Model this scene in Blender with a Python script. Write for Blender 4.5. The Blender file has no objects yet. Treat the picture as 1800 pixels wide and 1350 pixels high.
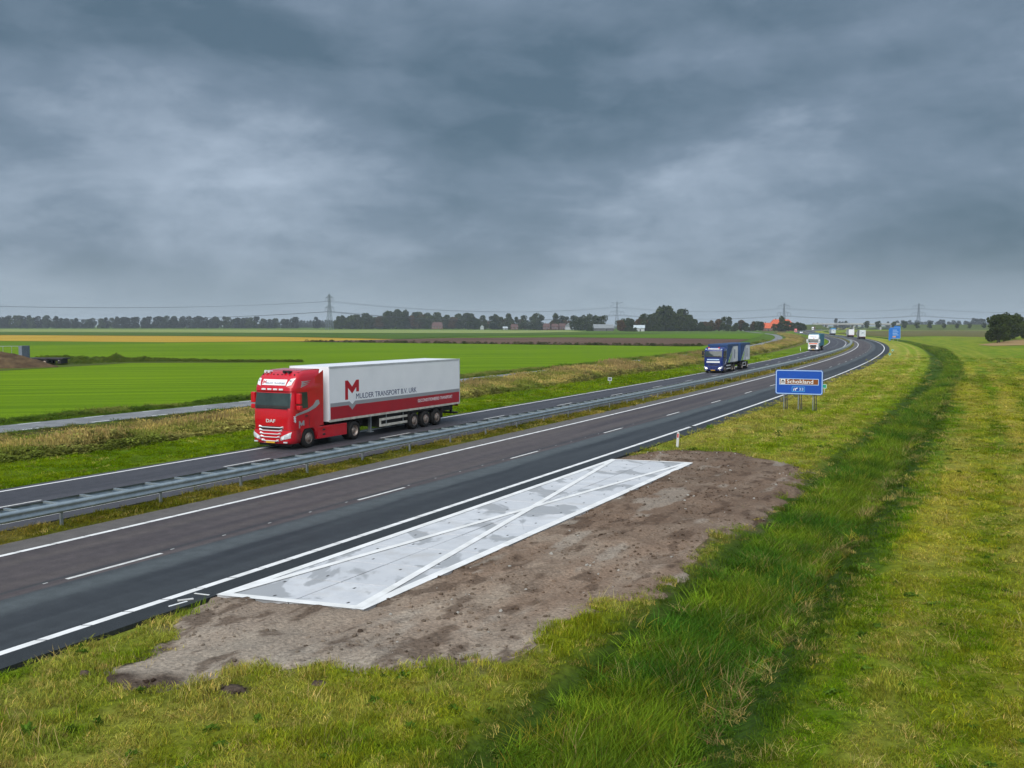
import bpy, bmesh, math, random
import numpy as np
from mathutils import Vector, Matrix
random.seed(7); rng = np.random.default_rng(7)
SC = bpy.context.scene
COL = SC.collection
rad = math.radians

# ------------------------------------------------------------------ camera
EYE = 6.15                       # metres above the road
FPX, HOR = 1720.0, 571.5         # focal length and horizon row, in pixels of the 1800 wide photograph
cam_d = bpy.data.cameras.new('camera'); cam = bpy.data.objects.new('camera', cam_d); COL.objects.link(cam)
cam_d.sensor_width = 36.0; cam_d.lens = 36.0 * FPX / 1800.0
cam_d.clip_start = 0.1; cam_d.clip_end = 40000
PITCH = math.atan((675 - HOR) / FPX)
cam.location = (0, 0, EYE); cam.rotation_euler = (math.pi / 2 - PITCH, 0, 0)
SC.camera = cam

# ------------------------------------------------------------------ exposure, render
SC.view_settings.view_transform = 'Standard'; SC.view_settings.look = 'None'
SC.view_settings.gamma = 1.0; SC.view_settings.exposure = 1.36; SC.view_settings.use_curve_mapping = False
SC.render.engine = 'CYCLES'
cy = SC.cycles
cy.use_denoising = True
try:
    cy.denoiser = 'OPENIMAGEDENOISE'; cy.denoising_input_passes = 'RGB_ALBEDO_NORMAL'; cy.denoising_prefilter = 'ACCURATE'
except Exception: pass
cy.max_bounces = 5; cy.diffuse_bounces = 2; cy.glossy_bounces = 2; cy.transmission_bounces = 3
cy.volume_bounces = 0; cy.transparent_max_bounces = 4; cy.sample_clamp_indirect = 4

# ------------------------------------------------------------------ sky: an overcast of layered grey cloud
SUN_EL, SUN_AZ = 48.0, 196.0     # azimuth clockwise from +Y
W = bpy.data.worlds.new('World'); SC.world = W; W.use_nodes = True
def N(nt, typ, **kw):
    n = nt.nodes.new(typ)
    for k, v in kw.items():
        if k.startswith('i_'):
            n.inputs[k[2:].replace('_', ' ')].default_value = v
        else: setattr(n, k, v)
    return n
def build_world():
    nt = W.node_tree; nt.nodes.clear(); L = nt.links.new
    out = N(nt, 'ShaderNodeOutputWorld'); bg = N(nt, 'ShaderNodeBackground'); L(bg.outputs[0], out.inputs[0])
    bg.inputs['Strength'].default_value = 0.1
    sky = N(nt, 'ShaderNodeTexSky'); sky.sky_type = 'NISHITA'; sky.sun_disc = False
    sky.sun_elevation = rad(SUN_EL); sky.sun_rotation = rad(SUN_AZ)
    tc = N(nt, 'ShaderNodeTexCoord'); sep = N(nt, 'ShaderNodeSeparateXYZ'); L(tc.outputs['Generated'], sep.inputs[0])
    def math_(op, a, b=None, c=None, clamp=False):
        m = N(nt, 'ShaderNodeMath', operation=op); m.use_clamp = clamp
        for i, v in enumerate((a, b, c)):
            if v is None: continue
            if isinstance(v, (int, float)): m.inputs[i].default_value = v
            else: L(v, m.inputs[i])
        return m.outputs[0]
    def noise(sc, loc, scale, detail, rough, dist):
        mp = N(nt, 'ShaderNodeMapping'); mp.inputs['Scale'].default_value = sc; mp.inputs['Location'].default_value = loc
        L(tc.outputs['Generated'], mp.inputs[0])
        n = N(nt, 'ShaderNodeTexNoise'); n.inputs['Scale'].default_value = scale; n.inputs['Detail'].default_value = detail
        n.inputs['Roughness'].default_value = rough; n.inputs['Distortion'].default_value = dist
        L(mp.outputs[0], n.inputs['Vector']); return n.outputs['Fac']
    n1 = noise((1, 1, 2.2), (3.1, 0.4, 1.7), 2.6, 4, 0.45, 0.6)      # masses
    n2 = noise((1, 1, 2.0), (0.3, 5.2, 0.9), 6.5, 9, 0.60, 0.35)      # shreds
    n3 = noise((0.8, 0.8, 5.0), (7.3, 1.1, 2.2), 3.6, 4, 0.5, 0.5)   # bands
    v = math_('MULTIPLY', math_('SUBTRACT', n1, 0.5), 1.0)
    v = math_('ADD', v, math_('MULTIPLY', math_('SUBTRACT', n2, 0.5), 0.85))
    v = math_('ADD', v, math_('MULTIPLY', math_('SUBTRACT', n3, 0.5), 0.42))
    n4 = noise((1, 1, 1.9), (2.3, 8.2, 4.9), 15.0, 8, 0.62, 0.4)     # ragged lumps
    v = math_('ADD', v, math_('MULTIPLY', math_('SUBTRACT', n4, 0.5), 0.34))
    def bank(sc, loc, scale, dist, a, b, amt):                      # cloud banks with broken edges
        q = noise(sc, loc, scale, 10, 0.56, dist); mr = N(nt, 'ShaderNodeMapRange'); mr.interpolation_type = 'SMOOTHSTEP'; L(q, mr.inputs['Value'])
        mr.inputs['From Min'].default_value = a; mr.inputs['From Max'].default_value = b; mr.inputs['To Min'].default_value = -amt / 2; mr.inputs['To Max'].default_value = amt / 2; return mr.outputs[0]
    v = math_('ADD', v, bank((1, 1, 2.3), (5.1, 2.7, 0.6), 3.0, 0.35, .41, .58, .20))
    v = math_('ADD', v, bank((1, 1, 2.8), (1.4, 6.3, 3.3), 6.2, 0.25, .43, .56, .10))
    # the large cloud masses seen in the photograph: direction, angular radius, how light
    def blob(px, py, r, amt):
        d = Vector(((px - 900) / FPX, 1.0, -(py - HOR) / FPX)).normalized()
        dot = N(nt, 'ShaderNodeVectorMath', operation='DISTANCE'); dot.inputs[1].default_value = (d.x, d.y, d.z * 1.8)
        mp = N(nt, 'ShaderNodeVectorMath', operation='MULTIPLY'); mp.inputs[1].default_value = (1, 1, 1.8)
        L(tc.outputs['Generated'], mp.inputs[0]); L(mp.outputs[0], dot.inputs[0])
        mr = N(nt, 'ShaderNodeMapRange'); mr.interpolation_type = 'SMOOTHSTEP'
        L(dot.outputs['Value'], mr.inputs['Value']); mr.inputs['From Min'].default_value = r; mr.inputs['From Max'].default_value = 0
        mr.inputs['To Min'].default_value = 0; mr.inputs['To Max'].default_value = amt
        return mr.outputs[0]
    for b in ((470, 320, .22, .34), (120, 320, .30, .20), (150, 120, .32, -.30), (600, 140, .28, -.18), (960, 120, .28, -.36),
              (1400, 320, .22, .10), (1680, 340, .30, -.26), (1100, 420, .30, -.05), (300, 450, .2, -.08), (1250, 60, .2, .04), (1500, 150, .3, -.10)):
        v = math_('ADD', v, blob(*b))
    v = math_('ADD', v, 0.42)
    ramp = N(nt, 'ShaderNodeValToRGB'); L(v, ramp.inputs[0])
    cr = ramp.color_ramp; cr.interpolation = 'LINEAR'
    cr.elements[0].position = 0.0; cr.elements[0].color = (0.064, 0.104, 0.143, 1)
    cr.elements[1].position = 1.0; cr.elements[1].color = (0.275, 0.334, 0.410, 1)
    e = cr.elements.new(0.45); e.color = (0.128, 0.174, 0.230, 1)
    # paler air low down at the horizon
    hz = N(nt, 'ShaderNodeMapRange'); hz.interpolation_type = 'SMOOTHSTEP'; L(sep.outputs['Z'], hz.inputs['Value'])
    hz.inputs['From Min'].default_value = 0.085; hz.inputs['From Max'].default_value = -0.01
    hz.inputs['To Min'].default_value = 0; hz.inputs['To Max'].default_value = 0.85
    mx = N(nt, 'ShaderNodeMix', data_type='RGBA'); L(hz.outputs[0], mx.inputs[0]); L(ramp.outputs[0], mx.inputs[6])
    mx.inputs[7].default_value = (0.235, 0.298, 0.352, 1)
    # an overcast is brighter overhead than low down
    zen = N(nt, 'ShaderNodeMapRange'); L(sep.outputs['Z'], zen.inputs['Value'])
    zen.inputs['From Min'].default_value = 0.30; zen.inputs['From Max'].default_value = 1.0
    zen.inputs['To Min'].default_value = 1.0; zen.inputs['To Max'].default_value = 2.2
    sc10 = N(nt, 'ShaderNodeVectorMath', operation='SCALE'); L(mx.outputs[2], sc10.inputs[0])
    L(math_('MULTIPLY', zen.outputs[0], SKY_GAIN * 10), sc10.inputs['Scale'])
    fm = N(nt, 'ShaderNodeMix', data_type='RGBA'); fm.inputs[0].default_value = 0.97
    L(sky.outputs[0], fm.inputs[6]); L(sc10.outputs[0], fm.inputs[7])
    L(fm.outputs[2], bg.inputs['Color'])
SKY_GAIN = 0.55
build_world()
sun_d = bpy.data.lights.new('sun', 'SUN'); sun = bpy.data.objects.new('sun', sun_d); COL.objects.link(sun)
sun_d.energy = 1.5; sun_d.angle = rad(70); sun_d.color = (1.0, 0.965, 0.91)
sun_dir = Vector((math.sin(rad(SUN_AZ)) * math.cos(rad(SUN_EL)), math.cos(rad(SUN_AZ)) * math.cos(rad(SUN_EL)), math.sin(rad(SUN_EL))))
sun.rotation_euler = sun_dir.to_track_quat('Z', 'Y').to_euler(); sun.location = (0, -20, 60)

# ------------------------------------------------------------------ road alignment (metres; found from the 12 m lane-dash rhythm)
PC = [-18.74663839424965, 254.93256259975362, -30.677949531191157, -69.18029812958669, 46.51104500839065, -8.327172059479155, 0.24299358473918659]
def _xr(y): return sum(c * (y / 500.0) ** i for i, c in enumerate(PC))
def _dx(y): return sum(i * c * (y / 500.0) ** (i - 1) for i, c in enumerate(PC) if i) / 500.0
Y0, Y1 = -30.0, 1310.0
ty = np.arange(-500, 3200.1, 1.0)
yc = np.clip(ty, Y0, Y1)
tx = _xr(yc) + (ty - yc) * _dx(yc)
tth = np.arctan(_dx(yc))
ts = np.concatenate([[0], np.cumsum(np.hypot(np.diff(tx), np.diff(ty)))]); ts -= np.interp(0, ty, ts)
def P(s, o):
    """point at distance s along the road, o metres to the left of the right-hand edge line"""
    s = np.asarray(s, float); o = np.asarray(o, float)
    th = np.interp(s, ts, tth); x = np.interp(s, ts, tx); y = np.interp(s, ts, ty)
    return x - o * np.cos(th), y + o * np.sin(th)
def heading(s): return float(np.interp(s, ts, tth))
def SO(x, y):
    x = np.asarray(x, float); y = np.asarray(y, float)
    yy = y.copy()
    for _ in range(6):
        xr = np.interp(yy, ty, tx); th = np.interp(yy, ty, tth)
        d = (x - xr) * np.sin(th) + (y - yy) * np.cos(th); yy = yy + d * np.cos(th)
    xr = np.interp(yy, ty, tx); th = np.interp(yy, ty, tth)
    return np.interp(yy, ty, ts), (xr - x) * np.cos(th) + (y - yy) * np.sin(th)
def G(px, py, z=0.0):
    """place on the level z that the photograph shows at a pixel"""
    dx = (px - 900) / FPX; dy = -(py - 675) / FPX
    Y = math.cos(PITCH) + dy * math.sin(PITCH); Z = -math.sin(PITCH) + dy * math.cos(PITCH)
    t = -(EYE - z) / Z
    return dx * t, Y * t
def at(px, d): return (px - 900) / FPX * d, d

# ------------------------------------------------------------------ numpy noise
def vnoise(x, y, seed=0):
    ix = np.floor(x).astype(np.int64); iy = np.floor(y).astype(np.int64); fx = x - ix; fy = y - iy
    def h(a, b):
        n = (a * 374761393 + b * 668265263 + seed * 974634777) & 0xFFFFFFFF
        n = ((n ^ (n >> 13)) * 1274126177) & 0xFFFFFFFF
        return ((n ^ (n >> 16)) & 0xFFFFFF) / float(0xFFFFFF)
    u = fx * fx * (3 - 2 * fx); w = fy * fy * (3 - 2 * fy)
    return (h(ix, iy) * (1 - u) + h(ix + 1, iy) * u) * (1 - w) + (h(ix, iy + 1) * (1 - u) + h(ix + 1, iy + 1) * u) * w
def fbm(x, y, sc, oct=4, seed=0):
    x = np.asarray(x, float); y = np.asarray(y, float); r = 0; a = 0.5; t = 0
    for k in range(oct):
        r = r + a * vnoise(x / sc + 17.3 * k, y / sc - 9.1 * k, seed + k); t += a; a *= 0.5; sc *= 0.5
    return r / t
def sstep(a, b, x):
    t = np.clip((x - a) / (b - a), 0, 1); return t * t * (3 - 2 * t)
def mixc(a, b, t): return a * (1 - t[:, None]) + b * t[:, None]

# ------------------------------------------------------------------ helpers
def tag(o, label=None, cat=None, group=None, kind=None):
    if label: o['label'] = label
    if cat: o['category'] = cat
    if group: o['group'] = group
    if kind: o['kind'] = kind
    return o
def empty(name, loc=(0, 0, 0), rz=0.0):
    o = bpy.data.objects.new(name, None); COL.objects.link(o); o.location = loc; o.rotation_euler = (0, 0, rz)
    o.empty_display_size = 0.3; return o
def thing(name, label, cat, loc=(0, 0, 0), rz=0.0, group=None): return tag(empty(name, loc, rz), label, cat, group)
def link(name, me, parent=None):
    o = bpy.data.objects.new(name, me); COL.objects.link(o)
    if parent: o.parent = parent
    return o
class MB:
    def __init__(s): s.v = []; s.f = []; s.mi = []; s.sm = []
    def add(s, vs, fs, mi=0, sm=False):
        b = len(s.v); s.v += [tuple(map(float, v)) for v in vs]
        s.f += [tuple(b + i for i in f) for f in fs]; s.mi += [mi] * len(fs); s.sm += [sm] * len(fs); return s
    def box(s, x0, x1, y0, y1, z0, z1, mi=0, c=0.0):
        if c <= 0:
            vs = [(x, y, z) for z in (z0, z1) for y in (y0, y1) for x in (x0, x1)]
            return s.add(vs, [(0, 2, 3, 1), (4, 5, 7, 6), (0, 1, 5, 4), (2, 6, 7, 3), (0, 4, 6, 2), (1, 3, 7, 5)], mi)
        bm = bmesh.new(); r = bmesh.ops.create_cube(bm, size=1)
        bmesh.ops.scale(bm, vec=(x1 - x0, y1 - y0, z1 - z0), verts=bm.verts)
        bmesh.ops.translate(bm, vec=((x0 + x1) / 2, (y0 + y1) / 2, (z0 + z1) / 2), verts=bm.verts)
        bmesh.ops.bevel(bm, geom=list(bm.edges), offset=c, segments=2, affect='EDGES', profile=.6)
        bm.verts.index_update(); s.add([v.co[:] for v in bm.verts], [[v.index for v in f.verts] for f in bm.faces], mi); bm.free(); return s
    def prism(s, pts, axis, a, b, mi=0):
        """outline pts (two coordinates) extruded along axis from a to b"""
        n = len(pts)
        def q(p, t):
            return {'x': (t, p[0], p[1]), 'y': (p[0], t, p[1]), 'z': (p[0], p[1], t)}[axis]
        return s.add([q(p, a) for p in pts] + [q(p, b) for p in pts],
                     [tuple(range(n))[::-1], tuple(range(n, 2 * n))] + [(i, (i + 1) % n, n + (i + 1) % n, n + i) for i in range(n)], mi)
    def bar(s, p, q, r0, r1=None, n=6, mi=0, sm=True, caps=True):
        p = Vector(p); q = Vector(q); r1 = r0 if r1 is None else r1; d = (q - p)
        if d.length < 1e-6: return s
        d.normalize(); u = d.orthogonal().normalized(); w = d.cross(u); vs = []
        for c, r in ((p, r0), (q, r1)):
            for k in range(n):
                a = 2 * math.pi * k / n; vs.append(c + u * (r * math.cos(a)) + w * (r * math.sin(a)))
        fs = [(k, (k + 1) % n, n + (k + 1) % n, n + k) for k in range(n)]
        s.add(vs, fs, mi, sm)
        if caps: s.add(vs, [tuple(range(n))[::-1], tuple(range(n, 2 * n))], mi)
        return s
    def tube(s, pts, r, n=5, mi=0):
        pts = [Vector(p) for p in pts]; vs = []; fs = []
        for i, p in enumerate(pts):
            d = (pts[min(i + 1, len(pts) - 1)] - pts[max(i - 1, 0)]).normalized(); u = d.orthogonal().normalized(); w = d.cross(u)
            rr = r[i] if isinstance(r, (list, tuple)) else r
            for k in range(n):
                a = 2 * math.pi * k / n; vs.append(p + u * (rr * math.cos(a)) + w * (rr * math.sin(a)))
        for i in range(len(pts) - 1):
            for k in range(n): fs.append((i * n + k, i * n + (k + 1) % n, (i + 1) * n + (k + 1) % n, (i + 1) * n + k))
        return s.add(vs, fs, mi, True)
    def lathe(s, prof, n, cx, cy, cz, mi=0, axis='y', sm=True):
        vs = []; m = len(prof)
        for k in range(n):
            a = 2 * math.pi * k / n
            for (r, t) in prof: vs.append((cx + r * math.cos(a), cy + t, cz + r * math.sin(a)))
        fs = [(k * m + j, k * m + j + 1, ((k + 1) % n) * m + j + 1, ((k + 1) % n) * m + j) for k in range(n) for j in range(m - 1)]
        return s.add(vs, fs, mi, sm)
    def mesh(s, name, mats):
        me = bpy.data.meshes.new(name); me.from_pydata(s.v, [], s.f)
        for m in (mats if isinstance(mats, (list, tuple)) else [mats]): me.materials.append(m)
        me.polygons.foreach_set('material_index', s.mi); me.polygons.foreach_set('use_smooth', s.sm); me.update(); return me
    def build(s, name, mats, parent=None): return link(name, s.mesh(name, mats), parent)

# ------------------------------------------------------------------ materials
MATS = {}
def mat(name, col, rough=.6, metal=0.0, spec=.4, var=0.0, vscale=1.0, bump=0.0, bscale=8.0, coat=0.0, emit=None, estr=0.0, dirt=None, coords='Object'):
    m = bpy.data.materials.new(name); m.use_nodes = True; MATS[name] = m
    nt = m.node_tree; L = nt.links.new; b = nt.nodes['Principled BSDF']
    c = tuple(col) + (1,)
    b.inputs['Base Color'].default_value = c; b.inputs['Roughness'].default_value = rough; b.inputs['Metallic'].default_value = metal
    b.inputs['Specular IOR Level'].default_value = spec; b.inputs['Coat Weight'].default_value = coat; b.inputs['Coat Roughness'].default_value = .08
    if emit: b.inputs['Emission Color'].default_value = tuple(emit) + (1,); b.inputs['Emission Strength'].default_value = estr
    tc = N(nt, 'ShaderNodeTexCoord')
    if var > 0:
        n = N(nt, 'ShaderNodeTexNoise'); n.inputs['Scale'].default_value = vscale; n.inputs['Detail'].default_value = 5; n.inputs['Roughness'].default_value = .6
        L(tc.outputs[coords], n.inputs['Vector'])
        mx = N(nt, 'ShaderNodeMix', data_type='RGBA'); mr = N(nt, 'ShaderNodeMapRange'); mr.inputs['From Min'].default_value = .3; mr.inputs['From Max'].default_value = .7
        L(n.outputs['Fac'], mr.inputs['Value']); L(mr.outputs[0], mx.inputs[0])
        d = dirt if dirt else tuple(x * (1 - var) for x in col)
        mx.inputs[6].default_value = tuple(d) + (1,); mx.inputs[7].default_value = tuple(min(1, x * (1 + (0 if dirt else var))) for x in col) + (1,)
        L(mx.outputs[2], b.inputs['Base Color'])
    if bump > 0:
        n = N(nt, 'ShaderNodeTexNoise'); n.inputs['Scale'].default_value = bscale; n.inputs['Detail'].default_value = 6
        L(tc.outputs[coords], n.inputs['Vector']); bp = N(nt, 'ShaderNodeBump'); bp.inputs['Strength'].default_value = bump
        bp.inputs['Distance'].default_value = .05; L(n.outputs['Fac'], bp.inputs['Height']); L(bp.outputs[0], b.inputs['Normal'])
    return m
mat('white_paint', (.84, .84, .83), .55, var=.10, vscale=1.3, dirt=(.62, .62, .60), coords='Object')
mat('white_paint_far', (.80, .80, .79), .6)
mat('worn_paint', (.72, .72, .69), .6, var=.2, vscale=5, dirt=(.42, .42, .40))
mat('galvanised', (.44, .50, .52), .40, .6, var=.18, vscale=2.5, dirt=(.28, .33, .35))
mat('steel_post', (.36, .39, .40), .5, .5, var=.2, vscale=4)
mat('truck_red', (.58, .006, .018), .24, 0, .5, coat=.6, var=.10, vscale=2.2, dirt=(.48, .006, .016))
mat('trailer_red', (.42, .004, .018), .35, 0, .45, coat=.2, var=.12, vscale=1.2, dirt=(.34, .006, .018))
mat('trailer_white', (.86, .875, .90), .32, 0, .4, var=.1, vscale=.7, dirt=(.78, .80, .83))
mat('trailer_grey', (.30, .31, .33), .35)
mat('cream', (.62, .60, .53), .5, var=.25, vscale=3, dirt=(.36, .34, .29))
mat('roof_grey', (.48, .50, .52), .5, var=.15, vscale=2)
mat('chassis_black', (.012, .012, .014), .6, var=.5, vscale=4, dirt=(.03, .027, .024))
mat('rubber', (.013, .013, .014), .75, spec=.25, var=.4, vscale=6, dirt=(.024, .022, .02))
mat('rim_steel', (.42, .40, .37), .45, .5, var=.4, vscale=9, dirt=(.20, .11, .07))
mat('chrome', (.80, .82, .84), .22, .25)
mat('silver_print', (.45, .46, .48), .3, .4)
mat('lamp_glass', (.42, .45, .48), .10, 0.0, .7, var=.35, vscale=9, dirt=(.70, .73, .76))
mat('lamp_on', (.9, .88, .84), .2, 0, .5, emit=(1.0, .92, .85), estr=1.6)
mat('glass_dark', (.018, .028, .030), .06, 0, .6, var=.6, vscale=.8, dirt=(.05, .075, .07))
mat('yellow_plate', (.75, .42, .03), .45)
mat('eu_blue', (.02, .04, .35), .45)
mat('print_white', (.82, .83, .86), .4)
mat('print_black', (.012, .014, .025), .4)
mat('print_red', (.44, .006, .02), .4)
mat('print_navy', (.015, .03, .12), .4)
mat('tail_red', (.40, .01, .012), .3)
mat('truck_blue', (.006, .022, .16), .26, 0, .5, coat=.5, var=.15, vscale=2)
mat('tarp_blue', (.018, .055, .16), .5, var=.15, vscale=2)
mat('tipper_grey', (.58, .60, .62), .45, var=.15, vscale=1.5)
mat('lime', (.30, .52, .02), .45)
mat('truck_white', (.74, .76, .80), .28, 0, .5, coat=.4, var=.1, vscale=2)
mat('tarp_teal', (.025, .20, .27), .5, var=.15, vscale=1.5)
mat('print_orange', (.75, .14, .05), .45)
mat('tarp_sky', (.05, .28, .60), .5)
mat('tarp_pale', (.60, .66, .68), .5, var=.12, vscale=1)
mat('maroon', (.22, .012, .03), .4)
mat('car_white', (.70, .72, .82), .25, 0, .5, coat=.5)
mat('van_red', (.60, .05, .07), .3, coat=.3)
mat('sign_blue', (.006, .075, .42), .45, var=.06, vscale=3)
mat('sign_blue_far', (.006, .15, .55), .5)
mat('sign_border', (.45, .62, .84), .45)
mat('sign_cyan', (.08, .38, .75), .45)
mat('sign_brown', (.22, .065, .008), .5)
mat('sign_white', (.82, .84, .84), .45)
mat('sign_back', (.35, .37, .38), .5, .5)
mat('sign_green', (.01, .30, .17), .5)
mat('sign_orange', (.75, .36, .08), .5)
mat('reflector_red', (.55, .015, .02), .35)
mat('plastic_white', (.60, .61, .60), .5, var=.2, vscale=4)
mat('wood_dark', (.045, .04, .045), .7, var=.3, vscale=3)
mat('panel_grey', (.16, .19, .23), .6, var=.2, vscale=2)
mat('heap_soil', (.125, .085, .045), .95, spec=.1, var=.4, vscale=.9, bump=.8, bscale=2.0, dirt=(.055, .035, .022))
mat('brick_wall', (.14, .07, .05), .8, var=.25, vscale=.6)
mat('pale_wall', (.42, .45, .46), .7, var=.1, vscale=.5)
mat('dark_wall', (.10, .105, .11), .7, var=.25, vscale=.4)
mat('tile_red', (.52, .095, .03), .65, var=.18, vscale=.5)
mat('tile_dim', (.085, .042, .036), .7, var=.2, vscale=.5)
mat('sheet_grey', (.20, .22, .23), .55, var=.2, vscale=.4)
mat('sheet_pale', (.40, .46, .49), .5, var=.15, vscale=.4)
mat('window_dark', (.03, .035, .04), .2)
mat('bridge_concrete', (.40, .41, .42), .75, var=.18, vscale=.3)
mat('bridge_under', (.20, .19, .18), .8, var=.2, vscale=.3)
mat('pylon_steel', (.20, .24, .28), .6, .3)
mat('wire', (.05, .055, .06), .6)
mat('insulator', (.10, .11, .12), .5)
mat('bark', (.055, .042, .03), .9, var=.3, vscale=2)
M = MATS

def asphalt(name, colfn):
    """asphalt whose lanes differ: uses the sheet's own UVs (metres across, metres along)"""
    m = bpy.data.materials.new(name); m.use_nodes = True; MATS[name] = m
    nt = m.node_tree; L = nt.links.new; b = nt.nodes['Principled BSDF']
    uv = N(nt, 'ShaderNodeUVMap'); sep = N(nt, 'ShaderNodeSeparateXYZ'); L(uv.outputs[0], sep.inputs[0])
    def noise(scale, detail=4, rough=.55, stretch=(1, 1, 1), dist=0):
        mp = N(nt, 'ShaderNodeMapping'); mp.inputs['Scale'].default_value = stretch; L(uv.outputs[0], mp.inputs[0])
        n = N(nt, 'ShaderNodeTexNoise'); n.inputs['Scale'].default_value = scale; n.inputs['Detail'].default_value = detail
        n.inputs['Roughness'].default_value = rough; n.inputs['Distortion'].default_value = dist
        L(mp.outputs[0], n.inputs['Vector']); return n.outputs['Fac']
    def mr(v, a, b_, c=0., d=1.):
        n = N(nt, 'ShaderNodeMapRange'); n.interpolation_type = 'SMOOTHSTEP'; L(v, n.inputs['Value'])
        n.inputs['From Min'].default_value = a; n.inputs['From Max'].default_value = b_; n.inputs['To Min'].default_value = c; n.inputs['To Max'].default_value = d; return n.outputs[0]
    def mix(f, a, b_):
        n = N(nt, 'ShaderNodeMix', data_type='RGBA')
        for i, v in ((0, f), (6, a), (7, b_)):
            if isinstance(v, tuple): n.inputs[i].default_value = v + (1,)
            elif isinstance(v, (int, float)): n.inputs[i].default_value = v
            else: L(v, n.inputs[i])
        return n.outputs[2]
    def mth(op, a, b_=None):
        n = N(nt, 'ShaderNodeMath', operation=op)
        for i, v in ((0, a), (1, b_)):
            if v is None: continue
            if isinstance(v, (int, float)): n.inputs[i].default_value = v
            else: L(v, n.inputs[i])
        return n.outputs[0]
    c = colfn(sep.outputs['X'], sep.outputs['Y'], noise, mr, mix, mth)
    g = noise(38, 3, .75); gm = N(nt, 'ShaderNodeVectorMath', operation='SCALE'); L(c, gm.inputs[0]); L(mth('MULTIPLY', mr(g, .30, .70, .55, 1.55), mr(noise(2.2, 4, .6), .3, .7, .86, 1.14)), gm.inputs['Scale']); c = gm.outputs[0]
    L(c, b.inputs['Base Color']); b.inputs['Roughness'].default_value = .62; b.inputs['Specular IOR Level'].default_value = .35
    bp = N(nt, 'ShaderNodeBump'); bp.inputs['Strength'].default_value = .5; bp.inputs['Distance'].default_value = .01; L(noise(70, 3, .7), bp.inputs['Height']); L(bp.outputs[0], b.inputs['Normal'])
    return m
def near_cols(o, s, noise, mr, mix, mth):
    wob = mth('ADD', o, mth('MULTIPLY', mth('SUBTRACT', noise(.5, 5, .6, (1, .25, 1)), .5), .9))
    st = noise(.35, 4, .6, (3, .12, 1))                      # long streaks along the lane
    old = mix(mr(st, .35, .65), (.050, .040, .042), (.080, .065, .062))
    tr = mth('MULTIPLY', mr(mth('ABSOLUTE', mth('SUBTRACT', mth('ABSOLUTE', mth('SUBTRACT', o, 5.2)), .95)), .5, .0), .5)
    old = mix(tr, old, (.090, .074, .066))
    new = mix(mr(st, .35, .68), (.024, .027, .031), (.040, .045, .049))
    tr2 = mth('MULTIPLY', mr(mth('ABSOLUTE', mth('SUBTRACT', wob, 2.75)), .75, .15), .85)
    new = mix(tr2, new, (.072, .083, .086))
    dk = mth('MULTIPLY', mr(mth('ABSOLUTE', mth('SUBTRACT', wob, 1.9)), .42, .1), mr(noise(.5, 3, .5, (1, .15, 1)), .38, .6))
    new = mix(dk, new, (.020, .023, .027))
    c = mix(mr(o, 3.30, 3.20), old, new)
    jt = mr(mth('ABSOLUTE', mth('SUBTRACT', o, 3.72)), .10, .05); c = mix(mth('MULTIPLY', jt, .7), c, (.030, .034, .036))
    c = mix(mr(o, 7.22, 7.26), c, (.105, .095, .088))
    c = mix(mr(o, -.12, -.16), c, (.022, .025, .027))
    return c
def far_cols(o, s, noise, mr, mix, mth):
    st = noise(.35, 4, .6, (3, .12, 1))
    c = mix(mr(st, .35, .65), (.042, .041, .048), (.060, .058, .066))
    tr = mth('MULTIPLY', mr(mth('ABSOLUTE', mth('SUBTRACT', mth('ABSOLUTE', mth('SUBTRACT', o, 15.0)), .9)), .5, 0), .5)
    return mix(tr, c, (.034, .034, .040))
def side_cols(o, s, noise, mr, mix, mth):
    return mix(mr(noise(.5, 4), .35, .65), (.15, .155, .16), (.21, .215, .22))
asphalt('asphalt_near', near_cols); asphalt('asphalt_far', far_cols); asphalt('asphalt_side', side_cols)

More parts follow.
